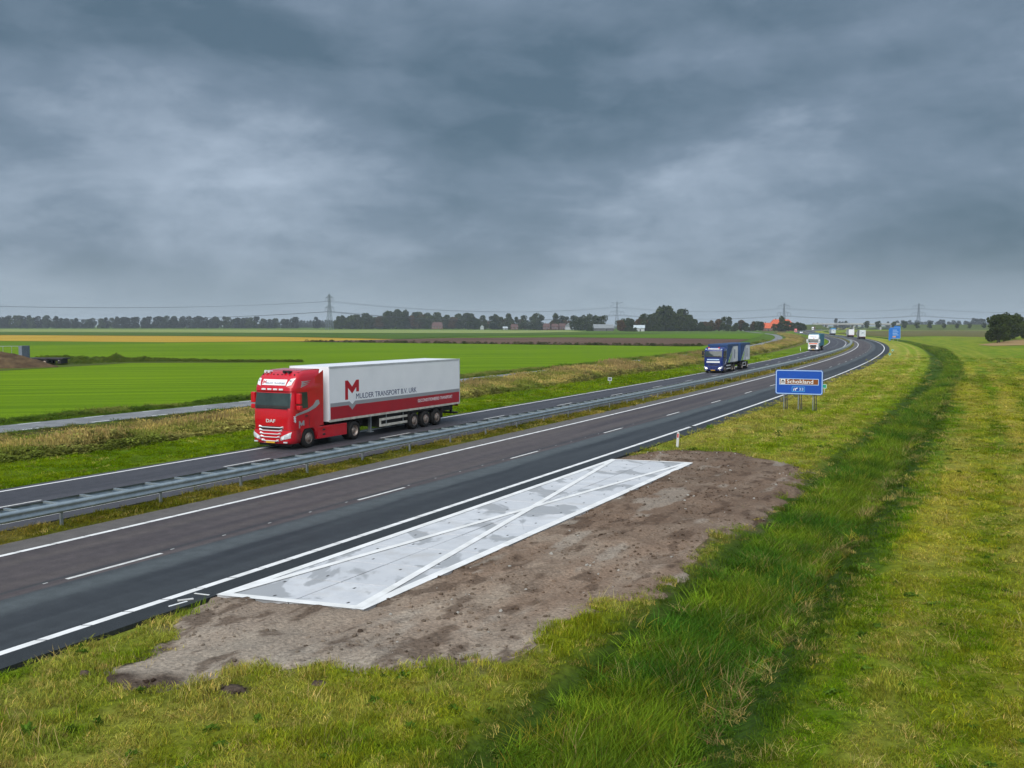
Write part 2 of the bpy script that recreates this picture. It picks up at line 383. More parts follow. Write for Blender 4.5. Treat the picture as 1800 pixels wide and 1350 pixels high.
def concrete_mat():
    m = bpy.data.materials.new('slab_concrete'); m.use_nodes = True; MATS['slab_concrete'] = m
    nt = m.node_tree; L = nt.links.new; b = nt.nodes['Principled BSDF']
    ge = N(nt, 'ShaderNodeNewGeometry'); oi = N(nt, 'ShaderNodeObjectInfo')
    def noise(sc, det, r, dist=0, stretch=(1, 1, 1)):
        mp = N(nt, 'ShaderNodeMapping'); mp.inputs['Scale'].default_value = stretch; mp.inputs['Rotation'].default_value = (0, 0, rad(27)); L(ge.outputs['Position'], mp.inputs[0])
        n = N(nt, 'ShaderNodeTexNoise'); n.inputs['Scale'].default_value = sc; n.inputs['Detail'].default_value = det; n.inputs['Roughness'].default_value = r; n.inputs['Distortion'].default_value = dist
        L(mp.outputs[0], n.inputs['Vector']); return n.outputs['Fac']
    def mr(v, a, c, d=0., e=1.):
        n = N(nt, 'ShaderNodeMapRange'); L(v, n.inputs['Value']); n.inputs['From Min'].default_value = a; n.inputs['From Max'].default_value = c
        n.inputs['To Min'].default_value = d; n.inputs['To Max'].default_value = e; return n.outputs[0]
    def mix(f, a, c):
        n = N(nt, 'ShaderNodeMix', data_type='RGBA'); L(f, n.inputs[0])
        for i, v in ((6, a), (7, c)):
            if isinstance(v, tuple): n.inputs[i].default_value = v + (1,)
            else: L(v, n.inputs[i])
        return n.outputs[2]
    base = mix(oi.outputs['Random'], (.53, .54, .555), (.62, .63, .645))
    base = mix(mr(noise(1.6, 6, .6), .3, .75), base, (.46, .475, .50))
    wet = mr(noise(.55, 4, .5, .6, (1.5, .8, 1)), .55, .585, 0, .85)          # damp patches with edges
    base = mix(wet, base, (.29, .30, .31))
    base = mix(mr(noise(14, 3, .6), .66, .72, 0, .6), base, (.30, .30, .30))
    base = mix(mr(noise(.9, 6, .65), .52, .75, 0, .45), base, (.36, .33, .29))
    L(base, b.inputs['Base Color']); b.inputs['Roughness'].default_value = .6
    bp = N(nt, 'ShaderNodeBump'); bp.inputs['Strength'].default_value = .25; bp.inputs['Distance'].default_value = .01; L(noise(30, 4, .6), bp.inputs['Height']); L(bp.outputs[0], b.inputs['Normal'])
concrete_mat()

def ground_mat(name, attr='gcol', fine=6.0, amp=.35, bump=.6):
    """colour from the sheet's own colour attribute (what grows there), broken up by fine noise"""
    m = bpy.data.materials.new(name); m.use_nodes = True; MATS[name] = m
    nt = m.node_tree; L = nt.links.new; b = nt.nodes['Principled BSDF']; b.inputs['Roughness'].default_value = .95; b.inputs['Specular IOR Level'].default_value = .1
    a = N(nt, 'ShaderNodeVertexColor'); a.layer_name = attr; ge = N(nt, 'ShaderNodeNewGeometry')
    def noise(sc, det=5, r=.65):
        n = N(nt, 'ShaderNodeTexNoise'); n.inputs['Scale'].default_value = sc; n.inputs['Detail'].default_value = det; n.inputs['Roughness'].default_value = r
        L(ge.outputs['Position'], n.inputs['Vector']); return n.outputs['Fac']
    def mul(c, f, lo, hi, gray=None):
        mr = N(nt, 'ShaderNodeMapRange'); L(f, mr.inputs['Value']); mr.inputs['From Min'].default_value = .28; mr.inputs['From Max'].default_value = .72
        mr.inputs['To Min'].default_value = lo; mr.inputs['To Max'].default_value = hi
        s = N(nt, 'ShaderNodeVectorMath', operation='SCALE'); L(c, s.inputs[0]); L(mr.outputs[0], s.inputs['Scale']); return s.outputs[0]
    c = mul(a.outputs['Color'], noise(fine), 1 - amp * 1.5, 1 + amp * 1.5); c = mul(c, noise(.33, 4), 1 - amp * .5, 1 + amp * .5); c = mul(c, noise(.05, 4), 1 - amp * .4, 1 + amp * .4)
    L(c, b.inputs['Base Color'])
    bp = N(nt, 'ShaderNodeBump'); bp.inputs['Strength'].default_value = bump; bp.inputs['Distance'].default_value = .08; L(noise(fine * .8), bp.inputs['Height']); L(bp.outputs[0], b.inputs['Normal'])
    return m
ground_mat('ground_grass'); ground_mat('bare_soil', fine=13.0, amp=.30, bump=.9)

def field_mat(name, c0, c1, rowdir, row=1.0, rowamp=.12, patch=.02):
    m = bpy.data.materials.new(name); m.use_nodes = True; MATS[name] = m
    nt = m.node_tree; L = nt.links.new; b = nt.nodes['Principled BSDF']; b.inputs['Roughness'].default_value = .95; b.inputs['Specular IOR Level'].default_value = .08
    ge = N(nt, 'ShaderNodeNewGeometry')
    mp = N(nt, 'ShaderNodeMapping'); mp.inputs['Rotation'].default_value = (0, 0, rowdir); mp.inputs['Scale'].default_value = (1, 1, 1); L(ge.outputs['Position'], mp.inputs[0])
    m2 = N(nt, 'ShaderNodeMapping'); m2.inputs['Scale'].default_value = (.04, 1, 1); L(mp.outputs[0], m2.inputs[0])
    n1 = N(nt, 'ShaderNodeTexNoise'); n1.inputs['Scale'].default_value = row; n1.inputs['Detail'].default_value = 4; L(m2.outputs[0], n1.inputs['Vector'])
    n2 = N(nt, 'ShaderNodeTexNoise'); n2.inputs['Scale'].default_value = patch; n2.inputs['Detail'].default_value = 6; L(ge.outputs['Position'], n2.inputs['Vector'])
    n3 = N(nt, 'ShaderNodeTexNoise'); n3.inputs['Scale'].default_value = 3.0; n3.inputs['Detail'].default_value = 5; L(ge.outputs['Position'], n3.inputs['Vector'])
    ad = N(nt, 'ShaderNodeMath', operation='MULTIPLY_ADD'); L(n1.outputs['Fac'], ad.inputs[0]); ad.inputs[1].default_value = rowamp * 10; L(n2.outputs['Fac'], ad.inputs[2])
    ad2 = N(nt, 'ShaderNodeMath', operation='MULTIPLY_ADD'); L(n3.outputs['Fac'], ad2.inputs[0]); ad2.inputs[1].default_value = .7; L(ad.outputs[0], ad2.inputs[2])
    mr = N(nt, 'ShaderNodeMapRange'); mr.inputs['From Min'].default_value = .25 + rowamp * 5 + .25; mr.inputs['From Max'].default_value = .25 + rowamp * 5 + 1.0; L(ad2.outputs[0], mr.inputs['Value'])
    mx = N(nt, 'ShaderNodeMix', data_type='RGBA'); L(mr.outputs[0], mx.inputs[0]); mx.inputs[6].default_value = c0 + (1,); mx.inputs[7].default_value = c1 + (1,)
    L(mx.outputs[2], b.inputs['Base Color'])
    bp = N(nt, 'ShaderNodeBump'); bp.inputs['Strength'].default_value = .7; bp.inputs['Distance'].default_value = .1; L(n3.outputs['Fac'], bp.inputs['Height']); L(bp.outputs[0], b.inputs['Normal'])
field_mat('field_green', (.080, .158, .0003), (.150, .245, .0005), rad(-12), .45, .2)
field_mat('field_green_far', (.065, .140, .004), (.105, .190, .006), rad(-12), .4)
field_mat('field_dark', (.045, .090, .010), (.075, .135, .016), rad(-5), .3)
field_mat('field_pale', (.17, .23, .055), (.26, .30, .10), rad(-5), .2)
field_mat('field_yellow', (.34, .215, .022), (.48, .32, .045), rad(-5), .3)
field_mat('field_brown', (.085, .052, .036), (.15, .098, .070), rad(-5), .25)
field_mat('field_tan', (.25, .165, .070), (.34, .235, .11), rad(10), .5)
field_mat('field_rough', (.085, .085, .022), (.155, .135, .045), rad(10), .15)
field_mat('field_bank', (.055, .075, .012), (.09, .12, .02), rad(-8), .5)

def leaf_mat(name, inst=True, col=(.05, .08, .02), trans=.3, tint=None):
    m = bpy.data.materials.new(name); m.use_nodes = True; MATS[name] = m
    nt = m.node_tree; nt.nodes.clear(); L = nt.links.new
    out = N(nt, 'ShaderNodeOutputMaterial'); d = N(nt, 'ShaderNodeBsdfDiffuse'); t = N(nt, 'ShaderNodeBsdfTranslucent'); mx = N(nt, 'ShaderNodeMixShader')
    mx.inputs[0].default_value = trans; L(d.outputs[0], mx.inputs[1]); L(t.outputs[0], mx.inputs[2]); L(mx.outputs[0], out.inputs[0])
    vc = N(nt, 'ShaderNodeVertexColor'); vc.layer_name = 'vc'
    mul = N(nt, 'ShaderNodeMix', data_type='RGBA', blend_type='MULTIPLY'); mul.inputs[0].default_value = 1; L(vc.outputs['Color'], mul.inputs[6])
    if inst:
        a = N(nt, 'ShaderNodeAttribute'); a.attribute_type = 'INSTANCER'; a.attribute_name = 'tcol'; L(a.outputs['Color'], mul.inputs[7])
    else:
        oi = N(nt, 'ShaderNodeObjectInfo'); r = N(nt, 'ShaderNodeMix', data_type='RGBA'); L(oi.outputs['Random'], r.inputs[0])
        r.inputs[6].default_value = tuple(col) + (1,); r.inputs[7].default_value = tuple(tint or [c * 1.35 for c in col]) + (1,); L(r.outputs[2], mul.inputs[7])
    L(mul.outputs[2], d.inputs['Color']); L(mul.outputs[2], t.inputs['Color'])
    return m
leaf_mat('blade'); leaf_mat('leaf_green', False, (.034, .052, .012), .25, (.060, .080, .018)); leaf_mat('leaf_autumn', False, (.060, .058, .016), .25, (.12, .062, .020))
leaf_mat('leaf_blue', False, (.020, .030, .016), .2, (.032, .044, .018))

# ================================================================== GROUND
PROF = [(-4000, -.10), (-60, -.10), (-20, -.10), (-14.4, -.10), (-13.4, -.22), (-12.5, -.75), (-11.9, -1.05), (-11.3, -1.05), (-10.6, -.70), (-9.6, -.25), (-8.9, -.09), (-6, -.06), (-.95, -.045),
        (-.72, -.12), (8.25, -.12), (8.42, -.03), (9.9, -.03), (10.02, -.12), (16.7, -.12), (16.85, -.035), (21, -.06), (23.8, -.12), (26, -.45), (28, -.7), (30, -.6), (33, -.18),
        (34.6, -.06), (34.9, -.12), (38.1, -.12), (38.4, -.05), (40, -.10), (4000, -.10)]
pro_o = np.array([p[0] for p in PROF]); pro_z = np.array([p[1] for p in PROF])
def gz(s, o):
    z = np.interp(o, pro_o, pro_z)
    fade = 1 - sstep(430, 520, np.abs(s))
    flat = np.interp(o, [-15, -8, 8, 40], [-.10, -.09, -.09, -.10])
    road = (o > -.95) & (o < 16.85)
    return np.where(road, z, z * fade + flat * (1 - fade))
def zat(x, y):
    s, o = SO(np.array([x]), np.array([y])); return float(gz(s, o)[0])

# outline of the bare soil round the slab, in (s, o)
soil_px = [(345, 1058), (300, 1105), (255, 1150), (175, 1195), (300, 1205), (420, 1212), (560, 1172), (700, 1168), (830, 1163), (920, 1128), (1000, 1090), (1150, 1020), (1260, 940), (1340, 892), (1405, 850), (1422, 815), (1300, 795), (1190, 788), (1090, 801)]
sx, sy = zip(*[G(*p) for p in soil_px]); ss_, so_ = SO(np.array(sx), np.array(sy))
so_ = np.where(so_ > -1.0, -.80, so_)
SOIL = np.stack([ss_, so_], 1)
def soil_sd(s, o):
    """signed distance to the soil outline (positive inside)"""
    s = np.asarray(s, float); o = np.asarray(o, float); d = np.full(s.shape, 1e9); ins = np.zeros(s.shape, bool); n = len(SOIL)
    for i in range(n):
        a = SOIL[i]; b = SOIL[(i + 1) % n]; e = b - a
        t = np.clip(((s - a[0]) * e[0] + (o - a[1]) * e[1]) / (e @ e), 0, 1)
        d = np.minimum(d, np.hypot(s - a[0] - t * e[0], o - a[1] - t * e[1]))
        c = (a[1] > o) != (b[1] > o)
        with np.errstate(divide='ignore', invalid='ignore'):
            xi = a[0] + (o - a[1]) * e[0] / (e[1] if abs(e[1]) > 1e-9 else 1e-9)
        ins ^= c & (s < xi)
    return np.where(ins, d, -d)
HOLES = [(G(*p), r) for p, r in (((205, 1192), .30), ((285, 1196), .35), ((408, 1204), .32), ((235, 1146), .25), ((560, 1196), .22), ((150, 1180), .2))]
def soil_mask(s, o):
    x, y = P(s, o)
    hole = sum(np.exp(-(((x - h[0]) / r) ** 2 + ((y - h[1]) / (r * .8)) ** 2)) for h, r in HOLES) * 2.0
    isl = 1.5 * sstep(.50, .58, fbm(x, y, 1.5, 4, 7)) * sstep(23.5, 20, s)
    return np.maximum(soil_sd(s, o) - isl, -2.0 + hole * 1.6) + (fbm(x, y, 1.2, 5, 5) - .5) * 1.5 * sstep(-.9, -1.6, o) + (fbm(x, y, .35, 3, 6) - .5) * .5 * sstep(-.9, -1.6, o)
def grass_color(x, y, s, o):
    """what grows where: linear base colours of the grass"""
    x = np.asarray(x, float); y = np.asarray(y, float); n = len(x)
    A = lambda *c: np.tile(np.array(c), (n, 1))
    big = fbm(x, y, 9, 4, 1); mid = fbm(x, y, 2.2, 4, 2); fin = fbm(x, y, .5, 3, 3)
    lane = fbm(s * .12, o * 1.6, 1.0, 4, 4)                       # long streaks from the mower
    green = A(.165, .235, .010); lush = A(.100, .195, .008); straw = A(.430, .365, .095); olive = A(.215, .258, .014); bright = A(.185, .275, .007)
    t = sstep(.42, .62, mid * .55 + fin * .25 + big * .2)
    verge = mixc(mixc(olive, green, sstep(.4, .6, big)), straw, t * .45)
    verge = mixc(verge, lush, sstep(.55, .7, fbm(x, y, 1.1, 3, 9)) * .6)
    # mown beyond the soil patch: green with pale swathes along the road
    sw = np.exp(-((o + 5.4) / .35) ** 2) + np.exp(-((o + 7.6) / .4) ** 2) + .5 * np.exp(-((o + 3.0) / .6) ** 2)
    v2 = mixc(mixc(bright, olive, sstep(.45, .65, lane) * .5), straw, np.clip(sw * sstep(.3, .6, fin * .5 + mid * .5) + .15 * t, 0, .9))
    v2 = mixc(v2, mixc(olive, straw, t * .4 + .35), sstep(-5.2, -2.6, o) * .85)
    verge = mixc(verge, v2, sstep(52, 62, s))
    # the pasture right of the ditch
    strp = fbm(s * .045 + 3, o * 1.15, 1.0, 3, 14)
    pas = mixc(A(.108, .205, .004), A(.285, .300, .018), sstep(.44, .56, strp * .8 + lane * .2))
    pas = mixc(pas, straw, sstep(.5, .72, mid * .5 + fin * .5) * .28)
    trk = np.exp(-((o + 17.6) / .55) ** 2) + np.exp(-((o + 20.2) / .6) ** 2) + .7 * np.exp(-((o + 15.0) / .5) ** 2)
    pas = mixc(pas, A(.370, .330, .055), np.clip(trk * sstep(.25, .5, mid) * sstep(4, 22, s), 0, .9))
    pas = mixc(pas, A(.110, .180, .005), sstep(.55, .75, big) * .4)
    lan = np.exp(-((o + 16.35) / .38) ** 2) + np.exp(-((o + 18.9) / .45) ** 2) + np.exp(-((o + 21.6) / .7) ** 2); pas = mixc(pas, A(.075, .150, .004), np.clip(lan * sstep(.62, .4, fin) * sstep(2, 18, s), 0, .75))
    pas = mixc(pas, A(.165, .230, .010), sstep(90, 240, s) * .55)
    dit = mixc(A(.040, .085, .008), A(.065, .115, .010), mid)
    med = mixc(A(.120, .130, .010), A(.235, .200, .030), sstep(.4, .62, mid * .6 + fin * .4))
    lft = mixc(A(.100, .180, .002), A(.155, .230, .005), sstep(.35, .65, mid * .5 + lane * .5))
    wed = mixc(A(.10, .095, .025), A(.16, .14, .05), mid)
    c = pas
    c = np.where((o > -14.2)[:, None], mixc(pas, dit, sstep(-14.2, -13.3, o)), c)
    c = np.where((o > -9.9)[:, None], mixc(dit, verge, sstep(-9.9, -8.9, o)), c)
    c = np.where((o > 4)[:, None], med, c); c = np.where((o > 13)[:, None], lft, c)
    c = np.where((o > 23.3)[:, None], mixc(lft, wed, sstep(23.3, 24.5, o)), c); c = np.where((o > 34)[:, None], mixc(wed, A(.085, .15, .012), sstep(34, 34.6, o)), c)
    return c

def grid_mesh(name, S, O, zfn, colfn=None, mats=None, ring=None, uvso=False):
    S = np.asarray(S, float); O = np.asarray(O, float); ns, no = len(S), len(O)
    ss, oo = np.meshgrid(S, O, indexing='ij'); sf, of = ss.ravel(), oo.ravel(); x, y = P(sf, of); z = zfn(sf, of)
    v = np.stack([x, y, z], 1); i = np.arange(ns * no).reshape(ns, no)
    f = np.stack([i[:-1, :-1].ravel(), i[1:, :-1].ravel(), i[1:, 1:].ravel(), i[:-1, 1:].ravel()], 1)[:, ::-1]
    faces = f.tolist(); verts = v.tolist()
    if ring:
        loop = list(i[0, :]) + list(i[1:, -1]) + list(i[-1, -2::-1]) + list(i[-2:0:-1, 0])
        cx, cyy = P(650, 0); b = len(verts)
        for k in loop:
            d = np.array([v[k, 0] - cx, v[k, 1] - cyy]); d = d / np.linalg.norm(d) * ring; verts.append([cx + d[0], cyy + d[1], -.1])
        for k in range(len(loop)):
            k2 = (k + 1) % len(loop); faces.append([int(loop[k]), int(loop[k2]), b + k2, b + k])
    me = bpy.data.meshes.new(name); me.from_pydata(verts, [], [[int(q) for q in ff] for ff in faces])
    for m in mats or []: me.materials.append(m)
    if colfn is not None:
        c = colfn(x, y, sf, of); full = np.ones((len(verts), 4)); full[:len(c), :3] = c
        if len(verts) > len(c): full[len(c):, :3] = (.10, .15, .016)
        a = me.color_attributes.new('gcol', 'FLOAT_COLOR', 'POINT'); a.data.foreach_set('color', full.ravel())
    if uvso:
        uv = me.uv_layers.new(name='UVMap'); li = np.empty(len(me.loops), np.int32); me.loops.foreach_get('vertex_index', li)
        uv.data.foreach_set('uv', np.stack([of[li], sf[li]], 1).astype(np.float32).ravel())
    me.polygons.foreach_set('use_smooth', [True] * len(me.polygons)); me.update()
    return me
def frange(a, b, st): return list(np.arange(a, b - 1e-6, st))
S_ = frange(-150, -20, 6) + frange(-20, 90, .8) + frange(90, 180, 2) + frange(180, 450, 5) + frange(450, 1500, 15)
O_ = [-400, -250, -150, -90, -65, -50, -42, -36] + frange(-32, -15, .8) + frange(-15, -8.5, .35) + frange(-8.5, -1.0, .5) + [-.95, -.72, 2, 5, 8.25, 8.42, 8.9, 9.4, 9.9, 10.02, 12, 14, 16.7, 16.85] + \
     frange(17.5, 34, .9) + [34.6, 34.9, 36.5, 38.1, 38.4, 40, 46, 55, 70, 100, 150, 250, 400]
def ground_z(s, o):
    x, y = P(s, o); z = gz(s, o)
    rough = ((o < -1.2) | ((o > 17.2) & (o < 34)) | (o > 40)).astype(float) * (np.abs(o) < 200)
    return z + rough * ((fbm(x, y, 1.7, 3, 11) - .5) * .07 + (fbm(x, y, 6, 2, 12) - .5) * .05) - .22 * sstep(.05, .5, soil_mask(s, o))
def ground_c(x, y, s, o):
    c = grass_color(x, y, s, o) * (.60 + .26 * sstep(20, 160, np.hypot(x, y)))[:, None]  # darkened near the camera: shade in gaps between tufts put into the colour
    m = sstep(-.15, .1, soil_mask(s, o)); return mixc(c, np.tile(np.array((.11, .08, .055)), (len(c), 1)), m)
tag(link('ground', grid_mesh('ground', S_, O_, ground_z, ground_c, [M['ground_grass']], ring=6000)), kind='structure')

# ------------------------------------------------------------------ bare soil
def soil_z(s, o):
    x, y = P(s, o); sd = soil_mask(s, o)
    h = (fbm(x, y, 1.4, 4, 21) - .5) * .15 + (fbm(s * .5, o, .4, 4, 22) - .5) * .13
    rut = np.zeros_like(s)
    for oc in (-5.6, -7.4): rut -= .035 * np.exp(-((o - oc + .25 * np.sin(s * .35)) / .16) ** 2)
    z = .0 + h + rut - .13 * sstep(-6.5, -9.3, o)
    z = np.where(sd < .8, z + (gz(s, o) + .005 + .35 * h - z) * sstep(.8, .15, sd) - .3 * sstep(.02, -.3, sd), z)
    # keep off the slab, with a ragged edge that spills over its painted rim
    ov = (fbm(x, y, .5, 3, 23) - .45) * .22
    s = s - PAD_K * (o - (PAD_O0 + PAD_O1) / 2)
    inside = np.minimum(np.minimum(o - (PAD_O1 + ov), (PAD_O0 + .12) - o), np.minimum(s - (PAD_S0 + ov), (PAD_S1 - ov * .5) - s))
    z = np.where(inside > 0, -.09, np.where(inside > -.25, np.minimum(np.maximum(z, -.015), .05), z))
    z = np.where(o > -.80, -.1, z)
    z = np.where(sd < -.05, np.minimum(z, gz(s, o) - .35), z)
    return z
ps0, po0 = SO(np.array([-6.83, -3.32, 4.84, 8.02]), np.array([22.05, 20.8, 44.71, 43.23]))
PAD_S0 = float(ps0[:2].mean()); PAD_S1 = float(ps0[2:].mean()); PAD_O0, PAD_O1 = -.78, -4.46; PAD_K = -.15  # the slab's ends run slightly askew to the road
def soil_c(x, y, s, o):
    n = len(x); A = lambda *c: np.tile(np.array(c), (n, 1))
    b = fbm(x, y, 3.2, 4, 31); m = fbm(x, y, .8, 4, 32); lane = fbm(s * .25, o * 1.4, 1, 4, 33)
    c = mixc(A(.225, .160, .115), A(.310, .248, .190), sstep(.38, .64, b * .5 + lane * .5))
    c = mixc(c, A(.130, .088, .062), sstep(.50, .66, m * .6 + lane * .4) * .6)
    c = mixc(c, A(.345, .300, .245), sstep(29, 20, s) * .75)
    c = mixc(c, A(.130, .086, .060), sstep(28, 42, s) * .55)
    c = mixc(c, A(.080, .052, .036), sstep(.58, .66, fbm(s * .4, o, .35, 4, 34)) * .65)
    hole = sum(np.exp(-(((x - h[0]) / r) ** 2 + ((y - h[1]) / r) ** 2)) for h, r in HOLES); c = mixc(c, A(.055, .036, .026), np.clip(hole * 1.6, 0, .85))
    c = mixc(c, A(.33, .29, .24), sstep(.60, .70, fbm(s * .35, o, .8, 4, 35)) * .55)
    return c
tag(link('bare_soil', grid_mesh('bare_soil', frange(SOIL[:, 0].min() - 2.2, SOIL[:, 0].max() + 1.2, .09), frange(-10.4, -.76, .075), soil_z, soil_c, [M['bare_soil']])), kind='structure')

# ------------------------------------------------------------------ carriageways
def sheet(name, s0, s1, o0, o1, m, z=0.0, thick=.1, cols=2):
    S = frange(s0, min(s1, 200), 2) + (frange(max(200, s0), s1, 8) if s1 > 200 else []) + [s1]
    o0 = o0 if callable(o0) else (lambda s, k=o0: k + 0 * s); o1 = o1 if callable(o1) else (lambda s, k=o1: k + 0 * s)
    mb = MB(); S = np.array(S); uvs = []
    rows = []
    for s in S:
        a, b = float(o0(s)), float(o1(s)); r = []
        for (o, zz) in ((a, z - thick), (a, z), ((a + b) / 2, z), (b, z), (b, z - thick)):
            x, y = P(s, o); r.append((float(x), float(y), zz)); uvs.append((o, s))
        rows.append(r)
    vs = [p for r in rows for p in r]; fs = []
    for i in range(len(S) - 1):
        for k in range(4): fs.append((i * 5 + k, (i + 1) * 5 + k, (i + 1) * 5 + k + 1, i * 5 + k + 1)[::-1])
    me = bpy.data.meshes.new(name); me.from_pydata(vs, [], fs); me.materials.append(m); me.update()
    uv = me.uv_layers.new(name='UVMap'); li = np.empty(len(me.loops), np.int32); me.loops.foreach_get('vertex_index', li)
    uv.data.foreach_set('uv', np.array(uvs, np.float32)[li].ravel())
    return tag(link(name, me), kind='structure')
def ribbon(name, s0, s1, oc, w, m, parent, z, step=4.0, skew=0.0):
    S = list(np.arange(s0, s1, step)) + [s1]; mb = MB(); vs = []
    for j, s in enumerate(S):
        for sgn in (-1, 1):
            x, y = P(s + skew * sgn, oc + sgn * w / 2); vs.append((float(x), float(y), z))
    mb.add(vs, [(2 * i, 2 * i + 1, 2 * i + 3, 2 * i + 2)[::-1] for i in range(len(S) - 1)]); return mb.build(name, m, parent)
nearw = lambda s: -.76 - .55 * sstep(48, 75, s)
road_n = sheet('carriageway', -150, 1490, nearw, 8.32, M['asphalt_near'])
road_f = sheet('carriageway', -150, 1490, 9.98, 16.80, M['asphalt_far'], z=-.004)
def side_off(s): return 36.5 + 0.8 * sstep(200, 420, s) + 30 * np.clip((s - 640) / 400, 0, 3) ** 1.6
road_s = sheet('side_road', -150, 1200, lambda s: side_off(s) - 1.75, lambda s: side_off(s) + 1.75, M['asphalt_side'], z=-.02)
ZP = .004
def seg_line(parent, oc, s0, s1, per, w, z):
    k = 0; s = s0
    while s < s1:
        ribbon('edge_line', s + .02, s + per - .02, oc, w, M['white_paint'], parent, z, step=per, skew=-.05); s += per
seg_line(road_n, 0.0, 2, 66, 1.06, .21, ZP); ribbon('edge_line', -150, 2, 0, .21, M['white_paint'], road_n, ZP); ribbon('edge_line', 66, 1490, 0, .21, M['white_paint'], road_n, ZP, 6)
seg_line(road_n, 7.1, 10, 72, 1.13, .19, ZP); ribbon('edge_line', -150, 10, 7.1, .19, M['white_paint'], road_n, ZP); ribbon('edge_line', 72.2, 1490, 7.1, .19, M['white_paint'], road_n, ZP, 6)
ribbon('edge_line', -150, 1490, 16.36, .15, M['white_paint_far'], road_f, ZP, 6); ribbon('edge_line', -150, 1490, 10.88, .15, M['white_paint_far'], road_f, ZP, 6)
sd0 = float(SO(np.array([G(207, 994.5)[0]]), np.array([G(207, 994.5)[1]]))[0][0]); fd = G(434, 812.75); sf0 = float(SO(np.array([fd[0]]), np.array([fd[1]]))[0][0])
for k in range(-4, 60):
    ribbon('lane_dash', sd0 + 12.02 * k - 1.5, sd0 + 12.02 * k + 1.5, 3.5, .13, M['worn_paint'], road_n, ZP, 3)
    ribbon('lane_dash', sf0 + 12.1 * k - 1.5, sf0 + 12.1 * k + 1.5, 13.5, .13, M['worn_paint'], road_f, ZP, 3)
for k in range(-24, 27):                       # small studs of old paint between the dashes
    s = sd0 + 2.0 * k
    if s < 0 or s > 66 or abs((s - sd0 + 6) % 12.02 - 6) < 1.8: continue
    ribbon('paint_stud', s - .07, s + .07, 3.62, .04, M['worn_paint'], road_n, ZP, .3)
for k in range(0, 26):
    for sgn in (-1, 1): ribbon('edge_dash', -12 + 5.0 * k + sgn, -12 + 5.0 * k + 1.6 + sgn, 36.5 + sgn * 1.5, .16, M['sign_white'], road_s, -.015, 1.6)

# ------------------------------------------------------------------ slab of concrete plates with its painted cross
pad = tag(empty('concrete_pad', (0, 0, 0)), kind='structure')
nrow = 13; plen = (PAD_S1 - PAD_S0) / nrow; pw = (PAD_O0 - PAD_O1) / 2
th0 = heading((PAD_S0 + PAD_S1) / 2)
def plate_mesh():
    mb = MB(); mb.box(-plen / 2 + .02, plen / 2 - .02, -pw / 2 + .015, pw / 2 - .015, -.14, 0.0, 0, .012); mb.v = [(v[0] + PAD_K * v[1], v[1], v[2]) for v in mb.v]; return mb.mesh('plate', M['slab_concrete'])
pm = plate_mesh(); hm = MB().box(-.05, .05, -.025, .025, -.02, .0015).mesh('lifting_hole', M['chassis_black'])
for i in range(nrow):
    for j in range(2):
        o = PAD_O1 + pw * (j + .5); s = PAD_S0 + plen * (i + .5) + PAD_K * (o - (PAD_O0 + PAD_O1) / 2); x, y = P(s, o)
        pl = link('plate', pm, pad); pl.location = (float(x), float(y), .012 + random.uniform(-.003, .003)); pl.rotation_euler = (random.uniform(-.0015, .0015), random.uniform(-.0015, .0015), math.pi / 2 - heading(s))
        for q in (-1, 1):
            h = link('lifting_hole', hm, pl); h.location = (q * plen * .27, q * pw * .16, .001)
def pad_strip(name, a, b, w, z):
    """painted strip on the slab between two (s,o) points"""
    (s0, o0), (s1, o1) = a, b; s0 += PAD_K * (o0 - (PAD_O0 + PAD_O1) / 2); s1 += PAD_K * (o1 - (PAD_O0 + PAD_O1) / 2); L_ = math.hypot(s1 - s0, o1 - o0); ns, no = -(o1 - o0) / L_, (s1 - s0) / L_
    vs = []; n = max(2, int(L_ / 1.0)); mb = MB()
    for k in range(n + 1):
        t = k / n
        for sg in (-1, 1):
            jit = .010 * (random.random() - .5)
            x, y = P(s0 + (s1 - s0) * t + ns * sg * (w / 2 + jit), o0 + (o1 - o0) * t + no * sg * (w / 2 + jit)); vs.append((float(x), float(y), z))
    fs = [(2 * i, 2 * i + 1, 2 * i + 3, 2 * i + 2) for i in range(n)]
    mb.add(vs, fs); mb.build(name, M['white_paint'], pad)
zt = .024
pad_strip('painted_border', (PAD_S0, PAD_O0 - .11), (PAD_S1, PAD_O0 - .11), .24, zt)
pad_strip('painted_border', (PAD_S0, PAD_O1 + .12), (PAD_S1, PAD_O1 + .12), .27, zt)
pad_strip('painted_border', (PAD_S0 + .11, PAD_O0 - .2), (PAD_S0 + .11, PAD_O1 + .2), .24, zt + .0015)
pad_strip('painted_border', (PAD_S1 - .11, PAD_O0 - .2), (PAD_S1 - .11, PAD_O1 + .2), .22, zt + .0015)
pad_strip('painted_cross', (PAD_S0 + .1, PAD_O0 - .15), (PAD_S1 - .1, PAD_O1 + .2), .21, zt + .003)
pad_strip('painted_cross', (PAD_S0 + .1, PAD_O1 + .2), (PAD_S1 - .1, PAD_O0 - .15), .21, zt + .0045)
